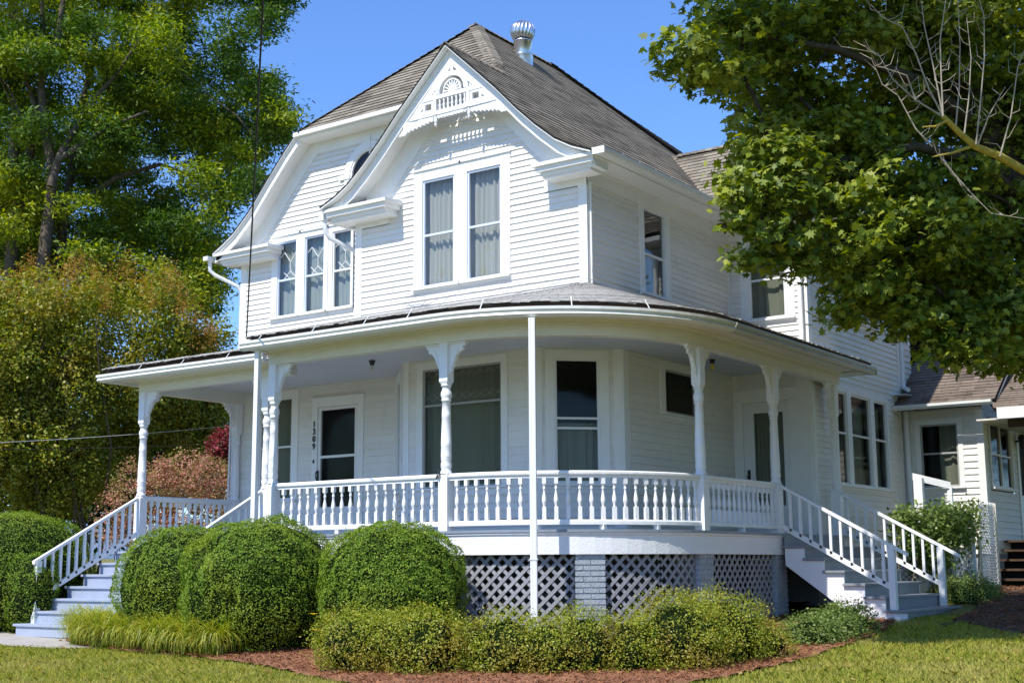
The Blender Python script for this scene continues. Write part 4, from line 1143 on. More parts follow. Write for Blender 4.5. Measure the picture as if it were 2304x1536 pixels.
# ================================================================ STAIRS
def stairs(name, label, O, dirv, wv, width, n, run, rise, ztop, zg, tm, side='rail', over=.03, root=None):
    """O: 2D start of the first tread at the landing edge, dirv: downhill, wv: along the treads"""
    T = root or thing(name, (O[0] + dirv[0] * run * n, O[1] + dirv[1] * run * n, zg), label, 'stairs')
    D_ = Vector((*dirv, 0)); W_ = Vector((*wv, 0)); O3 = Vector((*O, 0))
    def B(mb, a0, a1, b0, b1, z0, z1):
        mb.hexa([O3 + D_ * a + W_ * b_ + Vector((0, 0, z)) for z in (z0, z1) for a, b_ in ((a0, b0), (a1, b0), (a1, b1), (a0, b1))])
    for i in range(n):
        zt = ztop - rise * (i + 1)
        m = MB(); B(m, run * i - .01, run * (i + 1) + over, -.05, width + .05, zt - .04, zt); m.build('tread', M[tm], T, bevel=.006)
    for i in range(n + 1):
        zt = ztop - rise * i - .04; zb = ztop - rise * (i + 1)
        m = MB(); B(m, run * i - .025, run * i, .03, width - .03, max(zb, zg) if i == n else zb, zt); m.build('riser', M[tm], T)
    F = Fr(O[0], O[1], math.atan2(dirv[1], dirv[0]))
    pl = [(0, ztop - .04)]
    pl = []
    for i in range(n):
        zt = ztop - rise * (i + 1) - .042
        pl += [(run * i, zt), (run * (i + 1), zt)]
    pl += [(run * n, zg - .1), (run * n - .55, zg - .1), (0, ztop - rise * n * .34 - .1)]
    s1 = 1 if (F.n.dot(W_) > 0) else -1
    for b_ in (0.0, width - .03):
        m = MB(); m.fprism(F, pl[::-1], s1 * b_, s1 * (b_ + .03)); m.build('stringer', M[side], T)
    return T, O3, D_, W_
def handrail(T, O3, D_, W_, b, z_at, a0, a1, npk, newel, znew0, dz=.62, drop=0, anew=None):
    """z_at(a) height of the rail centre, from a0 to a1 along the fall"""
    def P(a, z): v = O3 + D_ * a + W_ * b; return Vector((v.x, v.y, z))
    m = MB(); m.plumb(P(a0, z_at(a0)), P(a1, z_at(a1)), .075, .05); m.plumb(P(a0, z_at(a0) - dz), P(newel - .04, z_at(newel - .04) - dz), .04, .085)
    h = m.build('handrail', M['rail'], T)
    for i in range(npk):
        a = a0 + (newel - a0) * (i + .9) / (npk + .7)
        q = MB(); x = P(a, 0)
        q.box(x.x - .02, x.x + .02, x.y - .02, x.y + .02, z_at(a) - dz, z_at(a) - .02); q.build('picket', M['rail'], h)
    q = MB(); x = P(newel, 0); q.box(x.x - .048, x.x + .048, x.y - .048, x.y + .048, znew0, z_at(newel) - .02); q.build('newel', M['rail'], h)
T, O3, D_, W_ = stairs('front_stairs', 'wide blue-grey front steps with white handrails left of the round clipped shrubs', (-18.93, 15.10), (0, -1), (1, 0), 3.12, 7, .31, .19, ZD, -1.07, 'step_blue', 'step_blue')
zf = lambda a: 1.15 - .545 * a
handrail(T, O3, D_, W_, .03, zf, -.08, 1.93, 12, 1.85, -.86)
handrail(T, O3, D_, W_, 3.09, zf, -.08, 1.93, 12, 1.85, -.86)
T, O3, D_, W_ = stairs('side_stairs', 'grey side steps with a white handrail at the right end of the porch', (-8.60, 19.28), (1, 0), (0, 1), 2.45, 6, .31, .19, ZD, -.86, 'step_grey')
zs = lambda a: 1.17 - .55 * a
handrail(T, O3, D_, W_, .05, zs, -.05, 1.90, 10, 1.66, -.67)
handrail(T, O3, D_, W_, 2.42, zs, -.05, 1.93, 10, 1.62, -.67)

# ================================================================ THE REAR WING (attached, single storey)
XA, YA, YE = -7.37, 25.8, 31.0
F_a, F_as = FrX(YA), FrY(XA)
WG = thing('side_wing', (-8.0, 27, -.5), 'single-storey white clapboard wing with tan shingle roof behind the maple boughs', 'house wing')
w = MB(); clap(w, F_a, [(XB - .02, .17), (XA, .17), (XA, 2.96), (XB - .02, 2.96)], [(-8.63, -7.76, 1.4, 2.74)], expo=.125); w.build('wall', M['siding'], WG)
w = MB(); clap(w, F_as, [(YA, .17), (YE + .4, .17), (YE + .4, 3.0), (28.6, 4.95), (YA, 2.98)], [(26.1, 27.8, 1.37, 2.78), (28.1, 29.1, .4, 2.75)], expo=.125); w.build('wall', M['siding'], WG)
t = MB(); t.fb(F_a, XA - .1, XA + .03, 0, .03, .17, 2.9); t.fb(F_as, YA, YA + .1, 0, .03, .17, 2.9)
t.fb(F_as, YA - .42, YA + .2, .34, .37, 2.84, 3.0)
strip(t, F_as, [(YA - .43, 3.03), (28.6, 5.23)], [(YA - .43, 2.88), (28.6, 5.06)], .35, .385); strip(t, F_as, [(28.6, 5.23), (31.8, 3.0)], [(28.6, 5.06), (31.8, 2.85)], .35, .385)
strip(t, F_as, [(YA - .4, 3.0), (28.6, 5.18)], [(YA - .4, 2.96), (28.6, 5.14)], 0, .36)
t.build('trim', M['trim'], WG)
f = MB(); f.box(XB, XA - .02, YA + .03, YE, -.9, .17); f.build('foundation', M['found'], WG)
window(F_a, -8.56, -7.83, 1.45, 2.67, cas=.095, top=.09, sill=.05, head=False, meet=2.1, curtain='drape', glass='screen', folds=3, sash='sash_grey', parent=WG, gap=(.0, .45))
window(F_as, 26.22, 27.68, 1.44, 2.68, cas=.07, top=.07, sill=.05, head=False, meet=2.08, dbl=1, curtain=None, glass='screen', parent=WG)
q = MB(); q.fb(F_as, 28.05, 29.1, -.03, .04, .42, 2.72); q.build('door', M['sash'], WG)
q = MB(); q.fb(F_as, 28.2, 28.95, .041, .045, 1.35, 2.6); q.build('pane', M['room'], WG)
q = MB(); q.box(XA, XA + .16, 27.98, 28.01, 2.42, 2.46); q.lathe([(2.28, .03), (2.3, .05), (2.5, .085), (2.51, .1), (2.58, .02)], XA + .16, 28.0, 6, False); q.build('wall_lantern', M['black'], WG)
r = MB()
shing(r, [(XB - .03, YA - .47, 3.02), (XA + .4, YA - .47, 3.02), (XA + .4, 28.6, 5.25), (XB - .03, 28.6, 5.25)], (1, 0, 0), (0, 3.27, 2.23), expo=.125)
shing(r, [(-12.0, 28.6, 5.25), (XA + .4, 28.6, 5.25), (XA + .4, 31.9, 3.0), (-12.0, 31.9, 3.0)], (1, 0, 0), (0, -3.3, 2.25), expo=.125)
shing(r, [(XA + .44, 25.12, 2.82), (-2.5, 25.12, 2.82), (-2.5, 27.3, 3.9), (XA + .03, 27.3, 3.9), (XA + .03, 26.0, 3.25)], (1, 0, 0), (0, 2.18, 1.08), expo=.125)
r.build('roof', M['shingle_tan'], WG)
g = MB(); g.sweep([(XB - .02, YA - .47), (XA + .36, YA - .47)], [(0, 2.93), (.07, 2.93), (.1, 2.97), (.1, 3.02), (0, 3.01)]); g.build('gutter', M['gutter'], WG)
g = MB(); dpipe(g, [(-8.80, 25.72, 2.95), (-8.80, 25.76, .1)], .05); g.build('downspout', M['downpipe'], WG)
t = MB(); t.box(XA + .5, -2.5, 25.06, 25.12, 2.62, 2.83); t.build('porch_fascia', M['trim'], WG)
t = MB(); t.box(XA + .62, -2.5, 25.3, 25.42, 2.48, 2.62); t.build('porch_beam', M['wood'], WG)
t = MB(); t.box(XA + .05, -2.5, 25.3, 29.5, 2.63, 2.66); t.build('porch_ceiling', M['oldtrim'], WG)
t = MB(); t.box(-3.2, -3.06, 25.3, 25.44, -1, 2.5); t.build('porch_post', M['trim'], WG)
t = MB(); t.box(-8.98, -8.62, 25.3, 25.62, 3.24, 3.25); t.hexa([(-8.9, 25.35, 3.02), (-8.55, 25.35, 3.02), (-8.6, 25.75, 3.26), (-8.95, 25.75, 3.26), (-8.9, 25.35, 3.03), (-8.55, 25.35, 3.03), (-8.6, 25.75, 3.27), (-8.95, 25.75, 3.27)]); t.build('flashing', M['rail'], WG)
T = thing('back_steps', (-6.8, 26, -.5), 'dark weathered wooden steps up to the wing door at the right edge', 'steps')
for i in range(5):
    z = .43 - .18 * i; y = 27.0 - .26 * i
    m = MB(); m.box(-7.33 - .02 * (i == 0), -5.6, y - .28, y + .03, z - .04, z); m.build('tread', M['wood'], T)
    m = MB(); m.box(-7.3, -5.63, y - .03, y, z - .18, z - .04); m.build('riser', M['dark'], T)
m = MB(); m.box(-7.31, -5.6, 27.0, 29.2, .36, .42); m.build('landing', M['wood'], T)

# ================================================================ GROUND
M['soil'] = None
def groundmat():
    m = bpy.data.materials.new('lawn ground'); m.use_nodes = True
    t = m.node_tree; N = t.nodes; L = t.links; b = N['Principled BSDF']
    tc = N.new('ShaderNodeTexCoord'); n1 = N.new('ShaderNodeTexNoise'); n1.inputs['Scale'].default_value = .9; n1.inputs['Detail'].default_value = 8; n1.inputs['Roughness'].default_value = .7
    n2 = N.new('ShaderNodeTexNoise'); n2.inputs['Scale'].default_value = 35; n2.inputs['Detail'].default_value = 4
    L.new(tc.outputs['Object'], n1.inputs['Vector']); L.new(tc.outputs['Object'], n2.inputs['Vector'])
    cr = N.new('ShaderNodeValToRGB'); e = cr.color_ramp.elements; e[0].position = .35; e[0].color = (.16, .19, .04, 1); e[1].position = .65; e[1].color = (.36, .31, .13, 1)
    L.new(n1.outputs[0], cr.inputs[0])
    mx = N.new('ShaderNodeMix'); mx.data_type = 'RGBA'; mx.blend_type = 'MULTIPLY'; mx.inputs[0].default_value = .7
    L.new(cr.outputs[0], mx.inputs[6]); L.new(n2.outputs['Fac'], mx.inputs[7]); L.new(mx.outputs[2], b.inputs['Base Color'])
    b.inputs['Roughness'].default_value = .95; b.inputs['Specular IOR Level'].default_value = .1
    return m
M['soil'] = groundmat()
M['mulch'] = mat('red brown mulch', (.32, .155, .09), .95, .1, var=.45, scale=9, bump=1.0, bscale=70)
M['mulch2'] = mat('brown leaf litter', (.16, .11, .085), .95, .1, var=.5, scale=12, bump=1.0, bscale=60)
def sheet(name, xs, ys, m, kind='structure', dz=0.0, inside=None, bumpy=0):
    vs = []; idx = {}; fs = []
    for j, y in enumerate(ys):
        for i, x in enumerate(xs):
            idx[i, j] = len(vs); z = gnd(x, y) + dz
            if bumpy: z += bumpy * noise.noise(Vector((x * 5, y * 5, 3))) + bumpy * .6 * noise.noise(Vector((x * 14, y * 14, 1)))
            vs.append((x, y, z))
    for j in range(len(ys) - 1):
        for i in range(len(xs) - 1):
            if inside and not inside((xs[i] + xs[i + 1]) / 2, (ys[j] + ys[j + 1]) / 2): continue
            fs.append((idx[i, j], idx[i + 1, j], idx[i + 1, j + 1], idx[i, j + 1]))
    me = bpy.data.meshes.new(name); me.from_pydata(vs, [], fs)
    for p in me.polygons: p.use_smooth = True
    me.materials.append(m); o = link(name, me)
    if kind: o['kind'] = kind
    return o
xs = sorted(set(list(np.round(np.concatenate([np.linspace(-1500, -60, 10), np.linspace(-55, 30, 86), np.linspace(60, 1200, 8)]), 2))))
ys = sorted(set(list(np.round(np.concatenate([np.linspace(-300, -20, 6), np.linspace(-10, 60, 71), np.linspace(80, 2500, 14)]), 2))))
sheet('ground', [float(v) for v in xs], [float(v) for v in ys], M['soil'])
def inpoly(x, y, P):
    c = False; n = len(P); j = n - 1
    for i in range(n):
        if ((P[i][1] > y) != (P[j][1] > y)) and (x < (P[j][0] - P[i][0]) * (y - P[i][1]) / (P[j][1] - P[i][1]) + P[i][0]): c = not c
        j = i
    return c
def pxpoly(L_): return [tuple(gpt(*q)[:2]) for q in L_]
BED = pxpoly([(140, 1441), (180, 1455), (250, 1464), (420, 1480), (560, 1496), (700, 1524), (850, 1556), (1200, 1575), (1500, 1548), (1620, 1530), (1760, 1499), (1880, 1462), (1990, 1425), (2012, 1402)]) + [(-6.9, 19.3), (-8.8, 19.4), (-8.8, 16.9), (-10, 14.8), (-14.8, 14.6), (-15.7, 14.8), (-15.75, 12.95)]
BED2 = pxpoly([(2120, 1412), (2165, 1402), (2230, 1418), (2304, 1430), (2420, 1440), (2420, 1330), (2250, 1322)]) + [(-7.3, 25.7), (-7.3, 24), (-6.6, 22.2), (-6.3, 21.2)]
WALK = [(-15.8, 13.0), (-15.9, 12.3), (-16.6, 12.05), (-19, 11.9), (-24, 12.2), (-30, 12.5), (-30, 14.2), (-24, 13.9), (-19.1, 13.1)]
def wob(x, y): return .06 * noise.noise(Vector((x * 3, y * 3, 7)))
sheet('mulch_bed', [float(v) for v in np.arange(-18.6, -6, .07)], [float(v) for v in np.arange(10.8, 19.7, .07)], M['mulch'], dz=.035, inside=lambda x, y: inpoly(x + wob(x, y), y + wob(y, x), BED), bumpy=.03)
sheet('mulch_bed', [float(v) for v in np.arange(-8, -3.2, .08)], [float(v) for v in np.arange(16.5, 26.2, .08)], M['mulch2'], dz=.03, inside=lambda x, y: inpoly(x + wob(x, y), y + wob(y, x), BED2), bumpy=.03)
sheet('walkway', [float(v) for v in np.arange(-30, -15.5, .1)], [float(v) for v in np.arange(11.6, 14.4, .1)], M['concrete'], dz=.02, inside=lambda x, y: inpoly(x, y, WALK))

# ================================================================ LEAVES
def lmesh(name, P, Nn, size, shape, m, parent=None, droop=0.0, aspect=1.0, axis=None, label=None):
    """one small face per leaf: P centres, Nn facing, size per leaf"""
    n = len(P)
    P = np.asarray(P, float); Nn = np.asarray(Nn, float); Nn /= np.linalg.norm(Nn, axis=1, keepdims=True) + 1e-9
    A = RNG.normal(size=(n, 3)) if axis is None else np.asarray(axis, float)
    T = np.cross(Nn, A); T /= np.linalg.norm(T, axis=1, keepdims=True) + 1e-9
    B = np.cross(Nn, T)
    if shape == 'oval': S = [(0, -.5, 0), (.3, -.1, .06), (.24, .22, .04), (0, .5, -.05), (-.24, .22, .04), (-.3, -.1, .06)]
    elif shape == 'dia': S = [(0, -.5, 0), (.26, 0, .07), (0, .5, 0), (-.26, 0, .07)]
    elif shape == 'maple': S = [(.03, -.5, .0), (.12, -.3, 0), (.42, -.34, -.05), (.28, -.08, .02), (.55, .12, -.08), (.24, .14, .04), (.2, .3, .02), (0, .58, -.08), (-.2, .3, .02), (-.24, .14, .04), (-.55, .12, -.08), (-.28, -.08, .02), (-.42, -.34, -.05), (-.12, -.3, 0)]
    elif shape == 'leaf2': S = [(0, -.5, 0), (.2, -.15, .03), (.16, .2, .0), (0, .5, -.12), (-.16, .2, .0), (-.2, -.15, .03)]
    S = np.array(S, float); k = len(S); S[:, 0] *= aspect
    s = np.asarray(size, float).reshape(-1, 1, 1) * np.ones((n, 1, 1))
    V = P[:, None, :] + s * (S[None, :, 0:1] * T[:, None, :] + S[None, :, 1:2] * B[:, None, :] + S[None, :, 2:3] * Nn[:, None, :])
    base = np.array(wloc(parent)) if parent is not None else np.zeros(3)
    V = (V - base).reshape(-1, 3)
    me = bpy.data.meshes.new(name)
    me.vertices.add(n * k); me.vertices.foreach_set('co', V.ravel())
    me.loops.add(n * k); me.loops.foreach_set('vertex_index', np.arange(n * k, dtype=np.int32))
    me.polygons.add(n); me.polygons.foreach_set('loop_start', np.arange(0, n * k, k, dtype=np.int32))
    try: me.polygons.foreach_set('loop_total', np.full(n, k, dtype=np.int32))
    except Exception: pass
    me.update(calc_edges=True)
    me.materials.append(m)
    o = link(name, me, parent)
    if label: o['label'] = label
    return o
def unit(n):
    v = RNG.normal(size=(n, 3)); return v / np.linalg.norm(v, axis=1, keepdims=True)
def clumps(blobs, nc, per, cr, flat=.6, bias=.75, out=.5, up=.6):
    """blobs: (centre, radii, weight); returns leaf positions and normals gathered in sprays near the blob surfaces"""
    Ps, Ns, Cs = [], [], []
    W = np.array([b[2] * (b[1][0] * b[1][1] * b[1][2]) ** (2 / 3) for b in blobs]); W /= W.sum()
    for (c, r, w), f in zip(blobs, W):
        k = max(3, int(nc * f)); d = unit(k)
        rad = np.where(RNG.random(k) < bias, RNG.uniform(.78, 1.05, k), RNG.uniform(.25, .8, k))
        cc = np.array(c) + d * rad[:, None] * np.array(r)
        g = RNG.normal(size=(k, per, 3)) * cr * np.array([1, 1, flat])
        p = cc[:, None, :] + g
        nn = d[:, None, :] * out + np.array([0, 0, up]) + RNG.normal(size=(k, per, 3)) * .55
        Ps.append(p.reshape(-1, 3)); Ns.append(nn.reshape(-1, 3)); Cs.append(cc)
    return np.concatenate(Ps), np.concatenate(Ns), np.concatenate(Cs)
def limb(mb, a, b_, r0, r1, sag=.1, k=7, n=6, wig=.05):
    a = Vector(a); b_ = Vector(b_); L_ = (b_ - a).length; pts = []
    o1 = Vector((random.uniform(-1, 1), random.uniform(-1, 1), random.uniform(-.3, .3))) * L_ * wig * 2
    for i in range(n + 1):
        t_ = i / n; p = a.lerp(b_, t_) + Vector((0, 0, sag * L_ * math.sin(PI * t_))) + o1 * math.sin(PI * t_) + Vector((random.uniform(-1, 1), random.uniform(-1, 1), random.uniform(-1, 1))) * L_ * wig * .25 * (0 < i < n)
        pts.append(p)
    mb.tube(pts, [r0 + (r1 - r0) * i / n for i in range(n + 1)], k)
    return pts

# ---- lawn blades
M['grassblade'] = leafmat('grass blades', [(0.170, 0.230, 0.019), (0.280, 0.331, 0.034), (0.420, 0.405, 0.068), (0.550, 0.460, 0.120)], .3, .6, .2, patch=((.56, .48, .16), .8, .6))
def blades(name, pts, h, w, m, lean=.5, parent=None):
    n = len(pts); P = np.asarray(pts, float); a = RNG.uniform(0, 2 * PI, n); u = np.stack([np.cos(a), np.sin(a), np.zeros(n)], 1)
    b2 = RNG.uniform(0, 2 * PI, n); ld = np.stack([np.cos(b2), np.sin(b2), np.zeros(n)], 1) * (RNG.random((n, 1)) * lean)
    H = (h * RNG.uniform(.5, 1.2, n))[:, None]; W = (w * RNG.uniform(.7, 1.3, n))[:, None]
    up = np.array([[0, 0, 1.0]])
    base = np.array(wloc(parent)) if parent is not None else np.zeros(3)
    V = np.stack([P - u * W, P + u * W, P + u * W * .7 + (up + ld * .6) * H * .55, P + (up * .92 + ld * 1.6) * H, P - u * W * .7 + (up + ld * .6) * H * .55], 1) - base
    me = bpy.data.meshes.new(name); k = 5
    me.vertices.add(n * k); me.vertices.foreach_set('co', V.reshape(-1)); me.loops.add(n * k); me.loops.foreach_set('vertex_index', np.arange(n * k, dtype=np.int32))
    me.polygons.add(n); me.polygons.foreach_set('loop_start', np.arange(0, n * k, k, dtype=np.int32))
    try: me.polygons.foreach_set('loop_total', np.full(n, k, dtype=np.int32))
    except Exception: pass
    me.update(calc_edges=True); me.materials.append(m); return link(name, me, parent)
LAWN = []
quad = pxpoly([(-60, 1450), (2400, 1395), (2400, 1570), (-60, 1570)])
x0, x1, y0, y1 = min(p[0] for p in quad), max(p[0] for p in quad), min(p[1] for p in quad), max(p[1] for p in quad)
cand = np.stack([RNG.uniform(x0, x1, 330000), RNG.uniform(y0, y1, 330000)], 1)
def inpoly_v(P, poly):
    x, y = P[:, 0], P[:, 1]; c = np.zeros(len(P), bool); n = len(poly); j = n - 1
    for i in range(n):
        xi, yi, xj, yj = *poly[i], *poly[j]
        hit = ((yi > y) != (yj > y)) & (x < (xj - xi) * (y - yi) / (yj - yi + 1e-12) + xi)
        c ^= hit; j = i
    return c
quad2 = pxpoly([(-60, 1440), (300, 1450), (2400, 1380), (2400, 1575), (-60, 1575)])
keep = inpoly_v(cand, quad2) & ~inpoly_v(cand, BED) & ~inpoly_v(cand, BED2) & ~inpoly_v(cand, WALK)
cand = cand[keep]
G3 = np.array([(x, y, gnd(x, y)) for x, y in cand])
tag(blades('lawn_grass', G3, .06, .0035, M['grassblade'], .8), kind='stuff')
# mulch straws
M['straw'] = leafmat('mulch straws', [(0.170, 0.064, 0.031), (0.289, 0.120, 0.056), (0.408, 0.192, 0.098), (0.085, 0.048, 0.028)], .0, .8, .1)
cand = np.stack([RNG.uniform(-18.6, -5.5, 70000), RNG.uniform(10.8, 19.7, 70000)], 1); cand = cand[inpoly_v(cand, BED)]
cand2 = np.stack([RNG.uniform(-8, -3.2, 22000), RNG.uniform(16.5, 26, 22000)], 1); cand2 = cand2[inpoly_v(cand2, BED2)]
S3 = np.array([(x, y, gnd(x, y) + .045 + random.uniform(0, .02)) for x, y in np.concatenate([cand, cand2])])
nn = RNG.normal(size=S3.shape) * .35 + np.array([0, 0, 1])
tag(lmesh('mulch_straw', S3, nn, RNG.uniform(.03, .10, len(S3)), 'leaf2', M['straw'], aspect=.35), kind='stuff')

M['fallen'] = leafmat('fallen leaves', [(.35, .22, .06), (.25, .14, .05), (.45, .36, .10)], .2, .7, .2)
cand = np.stack([RNG.uniform(x0, x1, 900), RNG.uniform(y0, y1, 900)], 1); cand = cand[inpoly_v(cand, quad2)]
F3 = np.array([(x, y, gnd(x, y) + .055) for x, y in cand]); tag(lmesh('fallen_leaves', F3, RNG.normal(size=F3.shape) * .3 + np.array([0, 0, 1]), RNG.uniform(.03, .08, len(F3)), 'oval', M['fallen']), kind='stuff')

# ---- clipped round shrubs
M['box_leaf'] = leafmat('clipped shrub leaves', [(0.056, 0.112, 0.010), (0.123, 0.213, 0.018), (0.202, 0.302, 0.028), (0.302, 0.403, 0.045)], .25, .55, .22, patch=((0.336, 0.381, 0.035), 1.3, .45))
M['core'] = mat('inner twigs and shade', (.012, .02, .006), .95, .05)  # near-black shell inside the shrubs, inner shade put into its colour
def lump(d, seed, amt=.05, f=2.3):
    return 1 + amt * noise.noise(Vector(d) * f + Vector((seed, 0, 0))) * 2 + amt * .5 * noise.noise(Vector(d) * f * 2.6 + Vector((0, seed, 0)))
def clipped(name, c, r, label, n=30000, seed=1, flatten=0.0, group='clipped evergreen shrubs in front of the porch', size=.029, m='box_leaf', extra=(), pw=2.4):
    T = thing(name, (c[0], c[1], gnd(c[0], c[1])), label, 'shrub', group)
    r = np.array(r, float); zg = gnd(c[0], c[1])
    def surf(D):
        q = (np.abs(D) ** pw).sum(1) ** (-1 / pw)      # superellipsoid
        l = np.array([lump(d, seed, .05) for d in D])
        return D * (q * l)[:, None]
    n = int(n * 1.5); D = unit(n); D[:, 2] = np.where(RNG.random(n) < .25, np.abs(D[:, 2]), D[:, 2])
    depth = 1 - np.abs(RNG.normal(size=n)) * .028 + .012
    S = surf(D); P = np.array(c) + S * r * depth[:, None]
    fine = np.array([noise.noise(Vector(p) * 9) for p in P]); f2 = np.array([noise.noise(Vector(p) * 3.3 + Vector((seed, 0, 0))) for p in P]); P += (S / np.linalg.norm(S, axis=1, keepdims=True)) * (fine * .06 + f2 * .07 + np.where(RNG.random(n) < .02, RNG.uniform(0, .07, n), 0))[:, None]
    ok = P[:, 2] > zg - .02
    Nn = D / r; Nn /= np.linalg.norm(Nn, axis=1, keepdims=True); Nn = Nn * .8 + RNG.normal(size=(n, 3)) * .55 + np.array([0, 0, .25])
    P, Nn = P[ok], Nn[ok]
    lmesh('foliage', P, Nn, size * RNG.uniform(.7, 1.25, len(P)), 'dia', M[m], T)
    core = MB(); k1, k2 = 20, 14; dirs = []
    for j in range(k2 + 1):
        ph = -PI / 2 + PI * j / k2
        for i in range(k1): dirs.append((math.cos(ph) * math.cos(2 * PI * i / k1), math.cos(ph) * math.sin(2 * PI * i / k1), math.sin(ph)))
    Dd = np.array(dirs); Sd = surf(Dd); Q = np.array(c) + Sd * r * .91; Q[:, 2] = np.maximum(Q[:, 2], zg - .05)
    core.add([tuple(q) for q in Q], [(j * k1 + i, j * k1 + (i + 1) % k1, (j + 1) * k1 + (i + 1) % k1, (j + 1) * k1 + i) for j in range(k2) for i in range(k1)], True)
    core.build('shade_core', M['core'], T)
    return T
def pxshrub(name, px0, px1, ptop, depth, label, hr=None, **k):
    cxp = (px0 + px1) / 2; rad = (px1 - px0) / 2 / FOC * depth; p = at(cxp, ptop, depth); zg = gnd(p[0], p[1]); H = p[2] - zg
    zc = zg + H * .46; return clipped(name, (p[0], p[1], zc), (rad, rad * (hr or 1.0), H * .54), label, **k)
pxshrub('clipped_shrub', 276, 560, 1188, 19.5, 'round clipped green shrub beside the front steps, partly behind its bigger neighbour', seed=3, n=26000)
pxshrub('clipped_shrub', 425, 755, 1170, 18.4, 'largest round clipped green shrub, second from the front steps below the porch rail', seed=8, n=36000)
pxshrub('clipped_shrub', 712, 1048, 1178, 17.5, 'round clipped green shrub touching the grey lattice, below the porch corner post', seed=14, n=36000, hr=.8)
clipped('clipped_shrub', (-20.35, 13.75, -.12), (1.22, 1.25, 1.08), 'clipped green shrub at the left edge, left of the front steps', seed=21, n=34000)
clipped('clipped_shrub', (-19.2, 13.35, -.35), (.42, .38, .62), 'small shaded clipped shoot of shrub pushing through the left stair handrail', seed=31, n=6000, group=None)
# sprig of the left shrub growing through the handrail
# ---- low loose shrubs along the front
M['low_leaf'] = leafmat('low shrub leaves', [(0.128, 0.169, 0.015), (0.242, 0.299, 0.022), (0.357, 0.403, 0.035), (0.408, 0.338, 0.050)], .3, .45, .4, patch=((.36, .23, .045), 2.6, .6))
M['green_leaf'] = leafmat('mid green leaves', [(0.080, 0.128, 0.024), (0.128, 0.195, 0.036), (0.192, 0.270, 0.060), (0.256, 0.315, 0.096)], .3, .45, .4)
def loose(name, blobs, label, n, m, size=.04, cr=.07, per=16, group=None, stems=12, shape='dia', core=.8, cat='shrub', twig='bark_light', up=.5, flat=.7, bias=.85):
    c0 = blobs[0][0]; zg = gnd(c0[0], c0[1]); T = thing(name, (c0[0], c0[1], zg), label, cat, group)
    P, Nn, Cc = clumps(blobs, n // per, per, cr, flat=flat, bias=bias, up=up)
    ok = P[:, 2] > zg; P, Nn = P[ok], Nn[ok]
    lmesh('foliage', P, Nn, size * RNG.uniform(.65, 1.3, len(P)), shape, M[m], T)
    b = MB()
    for (c, r, w) in blobs:
        for i in range(max(2, stems // len(blobs))):
            e = np.array(c) + unit(1)[0] * np.array(r) * .85; e[2] = max(e[2], c[2])
            limb(b, (c[0] + random.uniform(-.1, .1) * r[0], c[1] + random.uniform(-.1, .1), zg - .03), e, .012, .005, .05, 5, 4)
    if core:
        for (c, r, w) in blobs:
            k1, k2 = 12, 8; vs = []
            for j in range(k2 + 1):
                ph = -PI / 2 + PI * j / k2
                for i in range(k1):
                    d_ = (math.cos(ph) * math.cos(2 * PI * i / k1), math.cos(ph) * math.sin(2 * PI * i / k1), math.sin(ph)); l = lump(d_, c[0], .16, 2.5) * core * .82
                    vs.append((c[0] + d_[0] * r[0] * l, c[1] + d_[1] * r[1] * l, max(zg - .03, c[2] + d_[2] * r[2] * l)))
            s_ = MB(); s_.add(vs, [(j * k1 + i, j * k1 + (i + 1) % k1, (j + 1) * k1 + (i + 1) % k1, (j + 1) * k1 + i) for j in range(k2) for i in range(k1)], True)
            s_.build('shade_hull', M['core'], T)
    b.build('stems', M[twig], T)
    return T
def pb(px0, px1, ptop, pbot, depth, w=1, hr=.8):
    p = at((px0 + px1) / 2, (ptop + pbot) / 2, depth); r = (px1 - px0) / 2 / FOC * depth; h = (pbot - ptop) / 2 / FOC * depth * 1.02
    return ((p[0], p[1], p[2]), (r, r * hr, h), w)
GL = 'low bronze green shrubs along the front of the bed'
loose('low_shrub', [pb(690, 900, 1368, 1520, 15.6), pb(830, 1075, 1362, 1545, 15.4), pb(770, 980, 1375, 1530, 15.5)], 'low bronze-green shrub at the left end of the row, below the third round shrub', 30000, 'low_leaf', group=GL, size=.03, cr=.055)
loose('low_shrub', [pb(1030, 1250, 1372, 1560, 15.2), pb(1000, 1120, 1395, 1540, 15.3), pb(1200, 1420, 1362, 1560, 15.1), pb(1120, 1340, 1385, 1550, 15.1)], 'low loose green shrub in the middle of the row, in front of the brick pier', 30000, 'low_leaf', group=GL, size=.03, cr=.055)
loose('low_shrub', [pb(1390, 1650, 1330, 1545, 15.1), pb(1500, 1745, 1325, 1525, 15.6), pb(1640, 1790, 1400, 1500, 15.8), pb(1330, 1500, 1375, 1550, 15.0)], 'tallest low bronze-green shrub at the right end of the row, in front of the lattice', 38000, 'low_leaf', group=GL, size=.03, cr=.055)
loose('low_shrub', [pb(1740, 1900, 1385, 1490, 17.0), pb(1840, 1975, 1352, 1450, 17.9), pb(1790, 1940, 1375, 1470, 17.4)], 'spreading pale green shrub at the foot of the white stair stringer', 16000, 'green_leaf', size=.04, cr=.05)
loose('low_shrub', [pb(2118, 2238, 1292, 1385, 22.0, hr=1.2), pb(2160, 2250, 1310, 1372, 22.6), pb(2060, 2150, 1320, 1380, 22.6)], 'low dark shrub in shade right of the side steps', 12000, 'green_leaf', size=.04, cr=.06)

